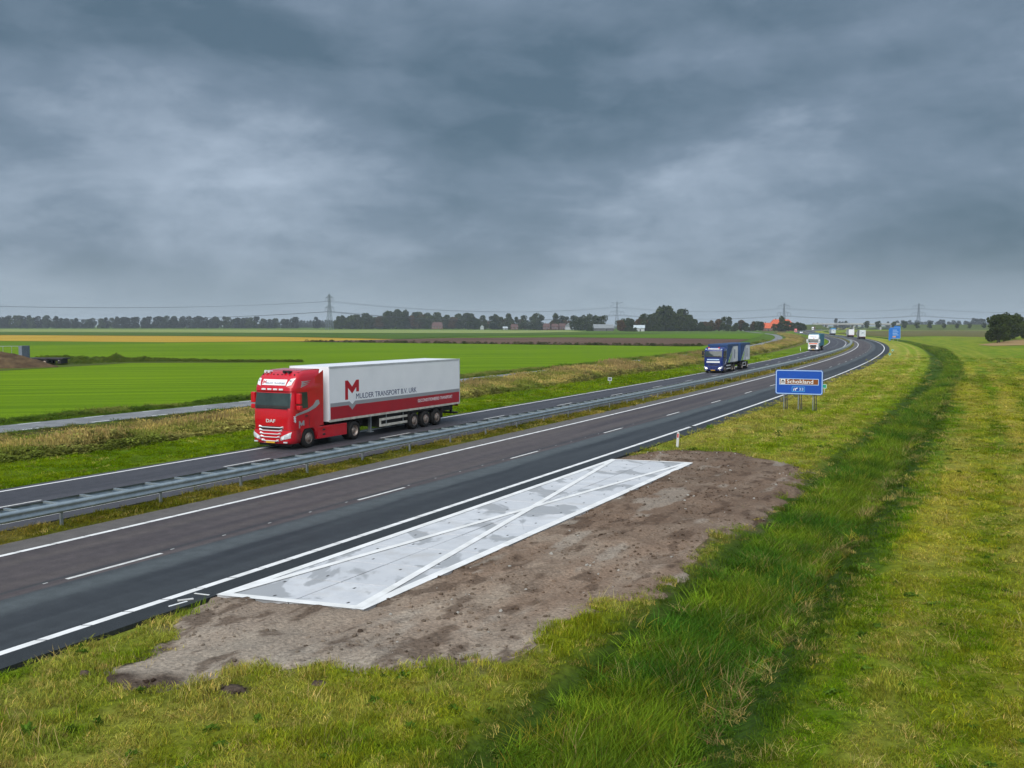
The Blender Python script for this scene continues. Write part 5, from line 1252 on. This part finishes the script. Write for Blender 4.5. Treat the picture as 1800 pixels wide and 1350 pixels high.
for i in range(5):
    a, b = pyl[i], pyl[i + 1]
    for lv, nm in ((.60, 'lower'), (.875, 'upper')):
        mb = MB()
        for off_ in ((-11, -6, 6, 11) if lv < .7 else (-9, 9)):
            pts = []
            for k in range(25):
                t = k / 24
                pa = Vector((a[0] + off_ * math.cos(a[3]), a[1] + off_ * math.sin(a[3]), a[2] * lv - 5)); pb = Vector((b[0] + off_ * math.cos(b[3]), b[1] + off_ * math.sin(b[3]), b[2] * lv - 5))
                sag = min(10.5, (pb - pa).length * .021); p = pa.lerp(pb, t); p.z -= sag * 4 * t * (1 - t); pts.append(p)
            mb.tube(pts, .13, 4)
        o = mb.build('power_line', M['wire']); tag(o, f'{nm} power cables {labs[i]}', 'power line', 'overhead power cables')

# ================================================================== TREES
def crown_mesh(name, seed, w, h, base, m, dens=1.0, leaf=.75):
    r = np.random.default_rng(seed); nb = 9; cs = []
    blobs = []
    for k in range(nb):
        a = r.uniform(0, 2 * math.pi); q = r.uniform(.15, .66); zz = r.uniform(.08, .86) if k > 2 else r.uniform(.06, .22)
        blobs.append((math.cos(a) * q * w * .5, math.sin(a) * q * w * .5, base + zz * (h - base), w * r.uniform(.20, .34), (h - base) * r.uniform(.14, .26)))
    blobs.append((0, 0, base + .55 * (h - base), w * .34, (h - base) * .36)); blobs.append((0, 0, base + .86 * (h - base), w * .2, (h - base) * .14))
    n = int(1300 * dens); V = []; F = []; C = []
    for k in range(n):
        b = blobs[r.integers(len(blobs))]; d = r.normal(size=3); d /= np.linalg.norm(d); rr = r.uniform(.55, 1.05) ** .5
        p = np.array([b[0] + d[0] * b[3] * rr, b[1] + d[1] * b[3] * rr, b[2] + d[2] * b[4] * rr])
        u = r.normal(size=3); u /= np.linalg.norm(u); v = np.cross(u, r.normal(size=3)); v /= np.linalg.norm(v); L1 = leaf * r.uniform(.5, 1.2); L2 = L1 * r.uniform(.5, .9)
        i = len(V); V += [tuple(p - u * L1), tuple(p + v * L2), tuple(p + u * L1), tuple(p - v * L2)]; F.append((i, i + 1, i + 2, i + 3)); g = r.uniform(.65, 1.3); C += [(g * r.uniform(.9, 1.1), g, g * .9, 1)] * 4
    me = bpy.data.meshes.new(name); me.from_pydata(V, [], F); me.materials.append(m); a = me.color_attributes.new('vc', 'FLOAT_COLOR', 'POINT'); a.data.foreach_set('color', np.array(C, np.float32).ravel()); me.update(); return me
def trunk_mesh(seed, w, h, base, tr):
    r = random.Random(seed); mb = MB(); mb.tube([(0, 0, -.3), (r.uniform(-.1, .1), 0, base * .6), (r.uniform(-.2, .2), r.uniform(-.2, .2), base + .3 * (h - base)), (0, 0, base + .75 * (h - base))], [tr, tr * .8, tr * .55, tr * .15], 7)
    for k in range(6):
        a = r.uniform(0, 6.28); z = base + (h - base) * r.uniform(.0, .45); e = (math.cos(a) * w * .33, math.sin(a) * w * .33, z + (h - base) * r.uniform(.15, .32)); mb.tube([(0, 0, z), (e[0] * .5, e[1] * .5, z + (e[2] - z) * .4), e], [tr * .4, tr * .25, tr * .08], 5)
    return mb.mesh('trunk', M['bark'])
TV = {}
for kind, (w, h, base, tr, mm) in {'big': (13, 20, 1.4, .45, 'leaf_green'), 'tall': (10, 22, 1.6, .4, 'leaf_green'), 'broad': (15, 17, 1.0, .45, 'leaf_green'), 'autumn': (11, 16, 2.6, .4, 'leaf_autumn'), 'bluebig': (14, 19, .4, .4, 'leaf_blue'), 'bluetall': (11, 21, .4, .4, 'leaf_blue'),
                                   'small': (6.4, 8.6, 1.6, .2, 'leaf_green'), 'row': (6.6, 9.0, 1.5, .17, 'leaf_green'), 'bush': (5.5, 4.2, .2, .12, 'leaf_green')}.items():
    TV[kind] = [(crown_mesh('crown', hash(kind) % 1000 + 31 * k if False else sum(map(ord, kind)) * 7 + k, w, h, base, M[mm], 1.7 if kind in ('row',) else 1.0, .95 if w > 8 else (.48 if kind != 'row' else .36)), trunk_mesh(k + 5, w, h, base, tr)) for k in range(3)]
def tree(kind, x, y, sc_, label, group, name='tree', z=None, sz=None, cat='tree', wide=1.0):
    cm, tm = random.choice(TV[kind]); adj = {'autumn': 'rust tinted ', 'tall': 'tall narrow ', 'broad': 'broad low crowned ', 'small': 'small round ', 'bluebig': 'wide dark ', 'bluetall': 'narrow dark ', 'big': 'full green '}.get(kind, '') if label.startswith('tree ') else ''
    label = adj + label; R = thing(name, label, cat, (x, y, -.12 if z is None else z), random.uniform(0, 6.28), group); R.scale = (sc_ * wide, sc_ * wide, sc_ * (sz or 1))
    link('trunk', tm, R); link('crown', cm, R); return R
# far wood on the left
for i in range(98):
    px = -170 + 730 * (i + .5) / 98 + random.uniform(-4, 4)
    if 530 < px < 552: continue
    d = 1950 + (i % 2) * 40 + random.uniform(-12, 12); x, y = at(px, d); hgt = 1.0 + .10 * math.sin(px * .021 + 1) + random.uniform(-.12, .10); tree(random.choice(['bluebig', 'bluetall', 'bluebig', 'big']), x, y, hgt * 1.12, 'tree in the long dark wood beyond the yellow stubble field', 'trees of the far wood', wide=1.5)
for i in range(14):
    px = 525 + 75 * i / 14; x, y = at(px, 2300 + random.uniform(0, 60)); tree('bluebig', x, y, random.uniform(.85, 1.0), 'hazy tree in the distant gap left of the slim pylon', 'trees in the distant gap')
# wood in the middle and the village trees
for i in range(56):
    px = 592 + 244 * (i + .5) / 56 + random.uniform(-4, 4); row = i % 2; d = 1600 + row * 45 + random.uniform(-12, 12)
    if 757 < px < 782 and row == 0: continue
    x, y = at(px, d); hgt = (.78 + .30 * sstep(590, 700, np.array([px]))[0] - .12 * sstep(770, 800, np.array([px]))[0]) * random.uniform(.92, 1.12); tree(random.choice(['big', 'tall', 'big', 'broad', 'autumn']), x, y, hgt * 1.22, 'tree in the wood between the slim pylon and the village', 'trees of the middle wood', wide=1.35)
for i in range(54):
    px = 828 + 222 * (i + .5) / 54 + random.uniform(-4, 4); row = i % 2; d = 1430 + row * 50 + random.uniform(-15, 15); x, y = at(px, d)
    tree(random.choice(['big', 'tall', 'tall', 'autumn', 'broad', 'small']), x, y, random.uniform(.74, 1.06), 'tree standing behind the village houses', 'village trees', wide=1.3)
for px, d, k, s_ in ((1030, 1150, 'big', .78), (1043, 1180, 'tall', .74), (1052, 1170, 'big', .82), (1060, 1190, 'tall', .80), (1021, 1160, 'broad', .8), (1010, 1200, 'big', .8)):
    x, y = at(px, d); tree(k, x, y, s_, 'tree in the small group behind the grey barn', 'trees behind the grey barn', wide=1.3)
# dense clump
for i in range(40):
    px = 1090 + 126 * random.random(); d = 1000 + 75 * random.random(); env = .66 + .44 * math.exp(-((px - 1178) / 42) ** 2); x, y = at(px, d)
    if px < 1135 and d < 1015: d += 30; x, y = at(px, d)
    tree(random.choice(['big', 'tall', 'broad', 'big', 'autumn']), x, y, env * random.uniform(.95, 1.08), 'tree in the dense dark clump right of the grey barn', 'trees of the dense clump', wide=1.3)
for px, d, s_ in ((1108, 975, 1.0), (1116, 972, .9), (1101, 985, .9), (1140, 985, .9), (1160, 985, .9), (1040, 1040, .9), (1033, 1045, .9)):
    x, y = at(px, d); tree('bush', x, y, s_, 'round bush in front of the barn and the dense clump', 'bushes before the barn', 'bush', cat='bush')
for px, d, k, s_ in ((1222, 1030, 'big', .62), (1232, 1015, 'broad', .58), (1240, 1020, 'autumn', .62), (1250, 1010, 'autumn', .70), (1262, 1030, 'autumn', .78), (1271, 1020, 'tall', .66), (1281, 1020, 'tall', .68), (1293, 1010, 'small', 1.0), (1303, 1020, 'autumn', .72), (1309, 1010, 'small', 1.05), (1236, 990, 'bush', 1.3), (1247, 990, 'bush', 1.2), (1289, 990, 'bush', 1.2), (1312, 985, 'bush', 1.0)):
    x, y = at(px, d); tree(k, x, y, s_, 'tree in the loose row between the dense clump and the farm', 'trees of the loose row', wide=1.25)
for px, d, k, s_ in ((1324, 1000, 'autumn', .64), (1333, 985, 'small', 1.15), (1337, 990, 'small', 1.1), (1361, 960, 'small', .85), (1374, 965, 'tall', .66), (1378, 960, 'small', 1.25), (1386, 970, 'small', 1.05), (1393, 965, 'small', 1.0), (1401, 970, 'small', 1.05), (1406, 975, 'small', 1.0), (1411, 985, 'small', .9), (1369, 962, 'small', .9)):
    x, y = at(px, d); tree(k, x, y, s_, 'tree screening the orange roofed farm', 'trees round the farm', wide=1.25)
# young trees along the bank right of the bridge
for px, s_ in ((1523, 1.15), (1544, 1.15), (1570, 1.05), (1588, 1.1), (1611, .92), (1633, .98), (1657, .82), (1680, .76), (1703, .72), (1727, .85)):
    x, y = at(px, 1265); tree('small' if px not in (1570,) else 'small', x, y, s_, 'round young tree in the row along the bank by the bridge', 'young trees along the bank', z=1.6, wide=1.2)
# haze-blue trees on the right horizon
for i in range(48):
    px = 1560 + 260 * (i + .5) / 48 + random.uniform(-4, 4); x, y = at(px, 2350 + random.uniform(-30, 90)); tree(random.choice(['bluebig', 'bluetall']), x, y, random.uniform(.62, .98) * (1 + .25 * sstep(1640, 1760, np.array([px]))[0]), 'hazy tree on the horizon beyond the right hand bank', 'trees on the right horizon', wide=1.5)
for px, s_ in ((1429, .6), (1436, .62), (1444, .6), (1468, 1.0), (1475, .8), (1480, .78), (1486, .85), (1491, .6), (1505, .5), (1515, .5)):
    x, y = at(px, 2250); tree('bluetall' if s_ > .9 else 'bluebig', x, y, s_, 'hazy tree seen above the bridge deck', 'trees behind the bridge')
# close-planted row on the right
a = G(1748, 603.5, -.1); b = G(1783, 594.5, -.1)
for k in range(11):
    t = k / 10; x = a[0] + (b[0] - a[0]) * t + random.uniform(-1.0, 1.0); y = a[1] + (b[1] - a[1]) * t; tree('row', x, y, random.uniform(.96, 1.1) * (1 + .12 * t), 'tree with a bare stem in the close planted row on the sandy plot', 'trees of the close planted row', wide=1.15)
for px, d, s_ in ((1806, 380, .75), (1800, 420, .7), (1812, 400, .8)):
    x, y = at(px, d); tree('row', x, y, s_, 'tree right of the close planted row', 'trees right of the row')

# ================================================================== GRASS, REEDS, WEEDS (geometry-node scatter on explicit points)
SRC = bpy.data.collections.new('plant_sources')
def blade_mesh(name, n, spread, h0, h1, w, bend, seed, lean=(0, 0), seg=2, tips=None):
    r = np.random.default_rng(seed); V = []; F = []; C = []
    for k in range(n):
        a = r.uniform(0, 6.283); q = spread * math.sqrt(r.uniform(0, 1)); x, y = q * math.cos(a), q * math.sin(a); h = r.uniform(h0, h1); d = r.uniform(0, 6.283); bd = bend * r.uniform(.3, 1.2) * h
        dx, dy = math.cos(d) * bd + lean[0] * h, math.sin(d) * bd + lean[1] * h; px, py = -math.sin(d), math.cos(d); i = len(V); ww = w * r.uniform(.7, 1.3)
        g = r.uniform(.70, 1.35); c = (g * r.uniform(.92, 1.10), g, g * r.uniform(.8, 1.2), 1)
        if r.uniform() < .10: c = (g * 1.7, g * 1.25, g * 1.6, 1)
        for s in range(seg):
            t = s / seg; k2 = t ** 1.8
            V += [(x + dx * k2 - px * ww * (1 - .5 * t), y + dy * k2 - py * ww * (1 - .5 * t), h * (t - .15 * t * t)), (x + dx * k2 + px * ww * (1 - .5 * t), y + dy * k2 + py * ww * (1 - .5 * t), h * (t - .15 * t * t))]; C += [c, c]
        V.append((x + dx, y + dy, h * .85)); C.append(c)
        for s in range(seg - 1): F.append((i + 2 * s, i + 2 * s + 1, i + 2 * s + 3, i + 2 * s + 2))
        F.append((i + 2 * seg - 2, i + 2 * seg - 1, i + 2 * seg))
        if tips and r.uniform() < tips:                   # a seed plume
            j = len(V); e = np.array([x + dx, y + dy, h * .85])
            for m_ in range(3):
                a2 = r.uniform(0, 6.28); u = np.array([math.cos(a2) * .035, math.sin(a2) * .035, .0]); V += [tuple(e - u * .4 - [0, 0, .02]), tuple(e + u + [0, 0, .10]), tuple(e + u * .2 + [0, 0, .24])]; C += [(1.35, 1.25, 1.3, 1)] * 3; F.append((j + 3 * m_, j + 3 * m_ + 1, j + 3 * m_ + 2))
    me = bpy.data.meshes.new(name); me.from_pydata(V, [], F); me.materials.append(M['blade']); at_ = me.color_attributes.new('vc', 'FLOAT_COLOR', 'POINT'); at_.data.foreach_set('color', np.array(C, np.float32).ravel()); me.update(); return me
def leafy_mesh(name, n, w, h, leaf, seed):
    r = np.random.default_rng(seed); V = []; F = []; C = []
    for k in range(n):
        z = h * r.uniform(.05, 1) ; rr = w * math.sqrt(r.uniform(0, 1)) * (1.05 - .75 * (z / h)); a = r.uniform(0, 6.28); p = np.array([rr * math.cos(a), rr * math.sin(a), z]); u = r.normal(size=3); u /= np.linalg.norm(u); v = np.cross(u, r.normal(size=3)); v /= np.linalg.norm(v)
        l1 = leaf * r.uniform(.5, 1.3); l2 = l1 * .4; i = len(V); V += [tuple(p - u * l1), tuple(p + v * l2), tuple(p + u * l1), tuple(p - v * l2)]; F.append((i, i + 1, i + 2, i + 3)); g = r.uniform(.6, 1.4); C += [(g, g, g, 1)] * 4
    me = bpy.data.meshes.new(name); me.from_pydata(V, [], F); me.materials.append(M['blade']); at_ = me.color_attributes.new('vc', 'FLOAT_COLOR', 'POINT'); at_.data.foreach_set('color', np.array(C, np.float32).ravel()); me.update(); return me
def clod_mesh(name, seed):
    bm = bmesh.new(); bmesh.ops.create_icosphere(bm, subdivisions=1, radius=1); r = random.Random(seed)
    for v in bm.verts: v.co *= r.uniform(.7, 1.2); v.co.z *= .6
    me = bpy.data.meshes.new(name); bm.to_mesh(me); bm.free(); me.materials.append(M['blade']); at_ = me.color_attributes.new('vc', 'FLOAT_COLOR', 'POINT'); at_.data.foreach_set('color', np.ones(len(me.vertices) * 4, np.float32)); return me
def src_col(name, meshes):
    c = bpy.data.collections.new(name)
    for k, me in enumerate(meshes): c.objects.link(bpy.data.objects.new(f'{name}_{k:02d}', me))
    return c
def scatter(name, xyz, rot, scl, idx, col, coll, label, cat):
    n = len(xyz); me = bpy.data.meshes.new(name); me.from_pydata(np.asarray(xyz).tolist(), [], [])
    a = me.attributes.new('rot', 'FLOAT_VECTOR', 'POINT'); a.data.foreach_set('vector', np.asarray(rot, np.float32).ravel())
    a = me.attributes.new('scl', 'FLOAT_VECTOR', 'POINT'); a.data.foreach_set('vector', np.asarray(scl, np.float32).ravel())
    a = me.attributes.new('idx', 'INT', 'POINT'); a.data.foreach_set('value', np.asarray(idx, np.int32))
    a = me.attributes.new('tcol', 'FLOAT_COLOR', 'POINT'); a.data.foreach_set('color', np.concatenate([np.asarray(col), np.ones((n, 1))], 1).astype(np.float32).ravel())
    ob = link(name, me); tag(ob, label, cat, kind='stuff')
    ng = bpy.data.node_groups.new(name + '_scatter', 'GeometryNodeTree'); ng.interface.new_socket('Geometry', in_out='INPUT', socket_type='NodeSocketGeometry'); ng.interface.new_socket('Geometry', in_out='OUTPUT', socket_type='NodeSocketGeometry')
    gi = ng.nodes.new('NodeGroupInput'); go = ng.nodes.new('NodeGroupOutput'); ip = ng.nodes.new('GeometryNodeInstanceOnPoints'); ci = ng.nodes.new('GeometryNodeCollectionInfo'); mp = ng.nodes.new('GeometryNodeMeshToPoints'); L = ng.links.new
    ci.inputs['Collection'].default_value = coll; ci.inputs['Separate Children'].default_value = True; ci.inputs['Reset Children'].default_value = True
    def na(nm, t):
        q = ng.nodes.new('GeometryNodeInputNamedAttribute'); q.data_type = t; q.inputs['Name'].default_value = nm; return [s for s in q.outputs if s.enabled and s.name == 'Attribute'][0]
    L(gi.outputs[0], mp.inputs['Mesh']); L(mp.outputs[0], ip.inputs['Points']); L(ci.outputs[0], ip.inputs['Instance']); ip.inputs['Pick Instance'].default_value = True
    L(na('idx', 'INT'), ip.inputs['Instance Index']); L(na('rot', 'FLOAT_VECTOR'), ip.inputs['Rotation']); L(na('scl', 'FLOAT_VECTOR'), ip.inputs['Scale']); L(ip.outputs[0], go.inputs[0])
    md = ob.modifiers.new('scatter', 'NODES'); md.node_group = ng; return ob
def cone_points(r0, r1, dens, a0=-36, a1=36):
    area = rad(a1 - a0) * (r1 * r1 - r0 * r0) / 2; n = int(area * dens); a = rng.uniform(rad(a0), rad(a1), n); r = np.sqrt(rng.uniform(r0 * r0, r1 * r1, n)); return r * np.sin(a), r * np.cos(a), r
def finish(x, y, s, o, base_scale, hs, nmesh, tilt=.15):
    n = len(x); z = ground_z(s, o) - .012; rot = np.stack([rng.normal(0, tilt, n), rng.normal(0, tilt, n), rng.uniform(0, 6.283, n)], 1)
    sc_ = base_scale * rng.uniform(.75, 1.3, n); return np.stack([x, y, z], 1), rot, np.stack([sc_, sc_, sc_ * hs], 1), rng.integers(0, nmesh, n)

# short grass
short = src_col('grass_tuft', [blade_mesh('grass_tuft', 80, .19, .025, .10, .0046, 1.15, 100 + k, seg=2) for k in range(5)] + [leafy_mesh('rosette', 34, .13, .09, .045, 140 + k) for k in range(2)] + [blade_mesh('straw_stems', 12, .2, .08, .26, .0036, 1.7, 150 + k, seg=3) for k in range(2)])
X, Yv, Rr = [], [], []
for r0, r1, dn in ((8.5, 15, 52), (15, 26, 30), (26, 45, 14), (45, 75, 6.5), (75, 130, 2.6), (130, 220, .9)):
    x, y, r = cone_points(r0, r1, dn); X.append(x); Yv.append(y); Rr.append(r)
x = np.concatenate(X); y = np.concatenate(Yv); r = np.concatenate(Rr); s, o = SO(x, y)
sm = soil_mask(s, o); edge_n = (fbm(x, y, .8, 3, 61) - .5)
keep = ((o < -.95 + edge_n * .3) & ~((o > -13.2) & (o < -9.4) & (rng.uniform(size=len(x)) < .5))) | ((o > 8.48) & (o < 9.9)) | ((o > 16.95) & (o < 24.2)) | ((o > 33.4) & (o < 34.65)) | ((o > 38.4) & (o < 41))
keep &= ~((sm > -.05) & (rng.uniform(size=len(x)) < np.interp(sm, [-.05, .3, .9, 1.6], [.45, .80, .955, .985])))
keep &= ~((o < PAD_O0 + .1) & (o > PAD_O1 - .1) & (s > PAD_S0 - .1) & (s < PAD_S1 + .1))
keep &= (o > -75) & (rng.uniform(size=len(x)) < 1 - .9 * sstep(110, 210, r))
x, y, r, s, o, sm = [q[keep] for q in (x, y, r, s, o, sm)]
bs = np.interp(r, [8, 15, 26, 45, 75, 130, 220], [1.0, 1.05, 1.3, 1.8, 2.6, 4.2, 7.0])
hs = np.interp(r, [8, 30, 60, 120, 220], [1.0, .85, .62, .42, .25]) * np.where((o > 16) | (o < -14), .8, 1.0) * (0.55 + .5 * fbm(x, y, 2.5, 3, 62) + .9 * sstep(.5, .75, fbm(x, y, .45, 3, 72)))
xyz, rot, scl, idx = finish(x, y, s, o, bs, hs, 5); col = grass_color(x, y, s, o)
dry = rng.uniform(size=len(x)) < np.where(o > 16, .03, .15); col[dry] = col[dry] * .35 + np.array((.42, .34, .10)) * .65; col *= rng.uniform(.62, 1.38, len(x))[:, None]
far_ = r > 60; pick = rng.uniform(size=len(x)); wl = (pick < .022) & ~far_ & (o < 5); idx = np.where(wl, 5 + rng.integers(0, 2, len(x)), idx); col[wl] = np.array((.085, .155, .018)) * rng.uniform(.7, 1.3, wl.sum())[:, None]
ws = (pick > .965) & ~far_ & (o < 5); idx = np.where(ws, 7 + rng.integers(0, 2, len(x)), idx); col[ws] = np.array((.42, .34, .12)) * rng.uniform(.6, 1.2, ws.sum())[:, None]
scatter('grass', xyz, rot, scl, idx, col, short, 'short mown grass covering the verges and the pasture', 'grass')

# long grass and reeds in the ditch on the right
reed = src_col('reed_tuft', [blade_mesh('reed_tuft', 44, .24, .25, .90, .0078, .70, 200 + k, lean=(.10, -.05), seg=3) for k in range(5)])
n = 26000; s = np.concatenate([rng.uniform(-6, 60, 19000), rng.uniform(60, 160, 7000), rng.uniform(160, 420, 4500)]); 
u = rng.normal(0, .50, len(s)); oc = -11.35 - 1.6 * sstep(60, 170, s) + 1.3 * sstep(250, 380, s); wd = .82 - .15 * sstep(60, 170, s)
o = oc + u * wd * 1.25; k = np.abs(u) < 1.35; s, o, u = s[k], o[k], u[k]; x, y = P(s, o); r = np.hypot(x, y)
bs = np.interp(s, [0, 40, 90, 160, 420], [.80, 1.0, 1.35, 1.8, 3.0]); hs = (1.0 - .45 * np.abs(u)) * np.interp(s, [0, 60, 160, 420], [1.0, .85, .62, .34]) * (.7 + .6 * fbm(x, y, 1.6, 3, 63))
xyz, rot, scl, idx = finish(x, y, s, o, bs, hs, 5, .12); rot[:, 2] = rng.normal(.3, 1.8, len(x)); xyz[:, 2] = gz(s, o) - .03
cc = mixc(np.tile((.058, .150, .013), (len(x), 1)), np.tile((.150, .240, .015), (len(x), 1)), sstep(.35, .65, fbm(x, y, 1.8, 3, 64))); st = (rng.uniform(size=len(x)) < .06) | ((u < -.75) & (rng.uniform(size=len(x)) < .25)); cc[st] = (.26, .22, .075); yl = rng.uniform(size=len(x)) < .07; cc[yl] = (.30, .29, .03); cc *= rng.uniform(.45, 1.4, len(x))[:, None]
scatter('reeds', xyz, rot, scl, idx, cc, reed, 'long green reeds and grass filling the roadside ditch', 'reeds')

# tall faded weeds between the far verge and the side road
weed = src_col('weed_clump', [blade_mesh('weed_clump', 60, .38, .6, 1.45, .012, .45, 300 + k, seg=3, tips=.5) for k in range(4)] + [leafy_mesh('weed_leafy', 150, .5, 1.2, .085, 320 + k) for k in range(4)])
s = np.concatenate([rng.uniform(-20, 60, 9000), rng.uniform(60, 180, 9000), rng.uniform(180, 420, 6000), rng.uniform(420, 720, 2200)]); w0 = 23.9 + 2.6 * sstep(60, 110, s) + .8 * sstep(150, 220, s)
x_, y_ = P(s, s * 0 + 28); w0 = w0 + (fbm(s, s * 0, 7, 3, 65) - .5) * 2.6; o = w0 + (32.6 - w0) * rng.uniform(size=len(s)) ** 1.15; x, y = P(s, o)
t = fbm(x, y, 5, 4, 66); t2 = fbm(x, y, 2, 3, 67); bs = np.interp(s, [0, 60, 180, 420, 700], [1.0, 1.1, 1.5, 2.2, 3.4]); hs = np.interp(s, [0, 60, 180, 420, 700], [.62, .62, .50, .30, .13]) * (.15 + 1.4 * t) * np.where(o - w0 < .8, .7, 1.0) * (1 - .58 * sstep(28, 30.5, o) * sstep(130, 60, s))
xyz, rot, scl, idx = finish(x, y, s, o, bs, hs, 4, .12); xyz[:, 2] = gz(s, o) - .05
cc = mixc(np.tile((.330, .285, .095), (len(x), 1)), np.tile((.470, .400, .120), (len(x), 1)), sstep(.35, .65, t2)); cc = mixc(cc, np.tile((.190, .225, .040), (len(x), 1)), sstep(.48, .62, fbm(x, y, 3.2, 3, 68))); cc = mixc(cc, np.tile((.27, .20, .095), (len(x), 1)), sstep(.58, .72, t) * .7)
gl = (rng.uniform(size=len(x)) < .34) | ((o - w0) < .9); idx = np.where(gl, 4 + rng.integers(0, 4, len(x)), idx); cc[gl] = cc[gl] * .6 + np.array((.19, .24, .04)) * .4; cc *= rng.uniform(.72, 1.28, len(x))[:, None]
scatter('weeds', xyz, rot, scl, idx, cc, weed, 'tall faded weeds and reeds between the far verge and the side road', 'weeds')
# ditch plants in the fields: along the side road's far edge and along the field ditch
s = np.concatenate([rng.uniform(-20, 180, 2600), rng.uniform(180, 420, 1200)]); o = 39.4 + rng.uniform(0, 1.9, len(s)); x, y = P(s, o); bs = np.interp(s, [0, 180, 420], [.8, 1.3, 2.2]); hs = np.interp(s, [0, 180, 420], [.30, .20, .12]) * (.15 + 1.1 * fbm(s, o * 0, 6, 3, 69))
xyz, rot, scl, idx = finish(x, y, s, o, bs, hs, 4); xyz[:, 2] = -.1; cc = mixc(np.tile((.085, .150, .018), (len(x), 1)), np.tile((.21, .23, .055), (len(x), 1)), sstep(.4, .6, fbm(x, y, 4, 3, 70))); idx = np.where(rng.uniform(size=len(x)) < .6, idx + 4, idx)
A1 = [(0, 650, 629), (111, 642, 627), (230, 636.5, 629.5), (278, 635.8, 630.5), (389, 636.5, 634), (530, 636.3, 634.5)]
n = 1500; px = rng.uniform(60, 530, n); lo = np.interp(px, [q[0] for q in A1], [q[1] for q in A1]); hi = np.interp(px, [q[0] for q in A1], [q[2] for q in A1]); py = lo + (hi - lo) * rng.uniform(.0, 1, n); g = np.array([G(a_, b_, -.05) for a_, b_ in zip(px, py)])
tall = 1 + 2.2 * np.exp(-((px - 205) / 8) ** 2) + 1.2 * np.exp(-((px - 255) / 7) ** 2) + .5 * (px < 150); sc_ = 1.1 * rng.uniform(.7, 1.3, n); z3 = np.full(n, -.08)
xyz = np.concatenate([xyz, np.stack([g[:, 0], g[:, 1], z3], 1)]); rot = np.concatenate([rot, np.stack([rng.normal(0, .1, n), rng.normal(0, .1, n), rng.uniform(0, 6.28, n)], 1)]); scl = np.concatenate([scl, np.stack([sc_, sc_, sc_ * .20 * tall], 1)]); idx = np.concatenate([idx, 4 + rng.integers(0, 4, n)]); c2 = mixc(np.tile((.075, .130, .014), (n, 1)), np.tile((.15, .18, .025), (n, 1)), rng.uniform(size=n)); cc = np.concatenate([cc, c2])
n = 260; px = rng.uniform(540, 1240, n); py = np.interp(px, [540, 800, 1000, 1200, 1240], [600.7, 604, 606.3, 608.8, 608.6]) ; g = np.array([G(a_, b_, -.05) for a_, b_ in zip(px, py)]); sc_ = 1.3 * rng.uniform(.5, 1.5, n)
xyz = np.concatenate([xyz, np.stack([g[:, 0] , g[:, 1] + rng.uniform(-2, 2, n), np.full(n, -.06)], 1)]); rot = np.concatenate([rot, np.stack([rng.normal(0, .1, n), rng.normal(0, .1, n), rng.uniform(0, 6.28, n)], 1)]); scl = np.concatenate([scl, np.stack([sc_ * 1.5, sc_ * 1.5, sc_ * .40], 1)]); idx = np.concatenate([idx, 4 + rng.integers(0, 4, n)]); cc = np.concatenate([cc, mixc(np.tile((.035, .060, .012), (n, 1)), np.tile((.07, .085, .02), (n, 1)), rng.uniform(size=n))])
scatter('ditch_plants', xyz, rot, scl, idx, cc, weed, 'low dark plants along the ditches of the green fields', 'plants')
# clods and stones on the bare soil
clod = src_col('soil_clod', [clod_mesh('soil_clod', 400 + k) for k in range(4)])
n = 14000; s = rng.uniform(SOIL[:, 0].min(), SOIL[:, 0].max(), n); o = rng.uniform(-9.8, -.9, n); sm = soil_mask(s, o); pin = (o > PAD_O1 - .02) & (o < PAD_O0 + .1) & (s > PAD_S0 - .02) & (s < PAD_S1 + .02)
x, y = P(s, o); k = (sm > .0) & ~pin & (rng.uniform(size=n) < sstep(.30, .62, fbm(x, y, 1.2, 3, 71))); s, o, x, y = s[k], o[k], x[k], y[k]; n = len(s); near = np.minimum(np.abs(o - PAD_O1), np.abs(s - PAD_S0))
sc_ = .010 + .055 * rng.uniform(size=n) ** 5 ; xyz = np.stack([x, y, soil_z(s, o) + sc_ * .1], 1); c2 = soil_c(x, y, s, o) * rng.uniform(.55, 1.15, n)[:, None]; pale = rng.uniform(size=n) < .05; c2[pale] = (.42, .40, .36)
scatter('soil_clods', xyz, rng.uniform(0, 6.28, (n, 3)) * np.array([.1, .1, 1]), np.stack([sc_, sc_, sc_], 1), rng.integers(0, 4, n), c2, clod, 'clods and pebbles lying on the bare soil round the slab', 'soil clods')

# ================================================================== HAZE
def haze():
    mb = MB(); mb.box(-6400, 6600, -5600, 7200, -2.2, 60); m = bpy.data.materials.new('haze'); m.use_nodes = True; nt = m.node_tree; nt.nodes.clear()
    out = N(nt, 'ShaderNodeOutputMaterial'); v = N(nt, 'ShaderNodeVolumePrincipled'); v.inputs['Color'].default_value = (.80, .90, 1.0, 1); v.inputs['Density'].default_value = HAZE; v.inputs['Anisotropy'].default_value = 0.0
    nt.links.new(v.outputs[0], out.inputs['Volume']); m.cycles.homogeneous_volume = True if hasattr(m.cycles, 'homogeneous_volume') else False
    tag(mb.build('haze', m), 'thin blue grey autumn haze over the polder', 'haze', kind='stuff')
HAZE = 0.00012
haze()
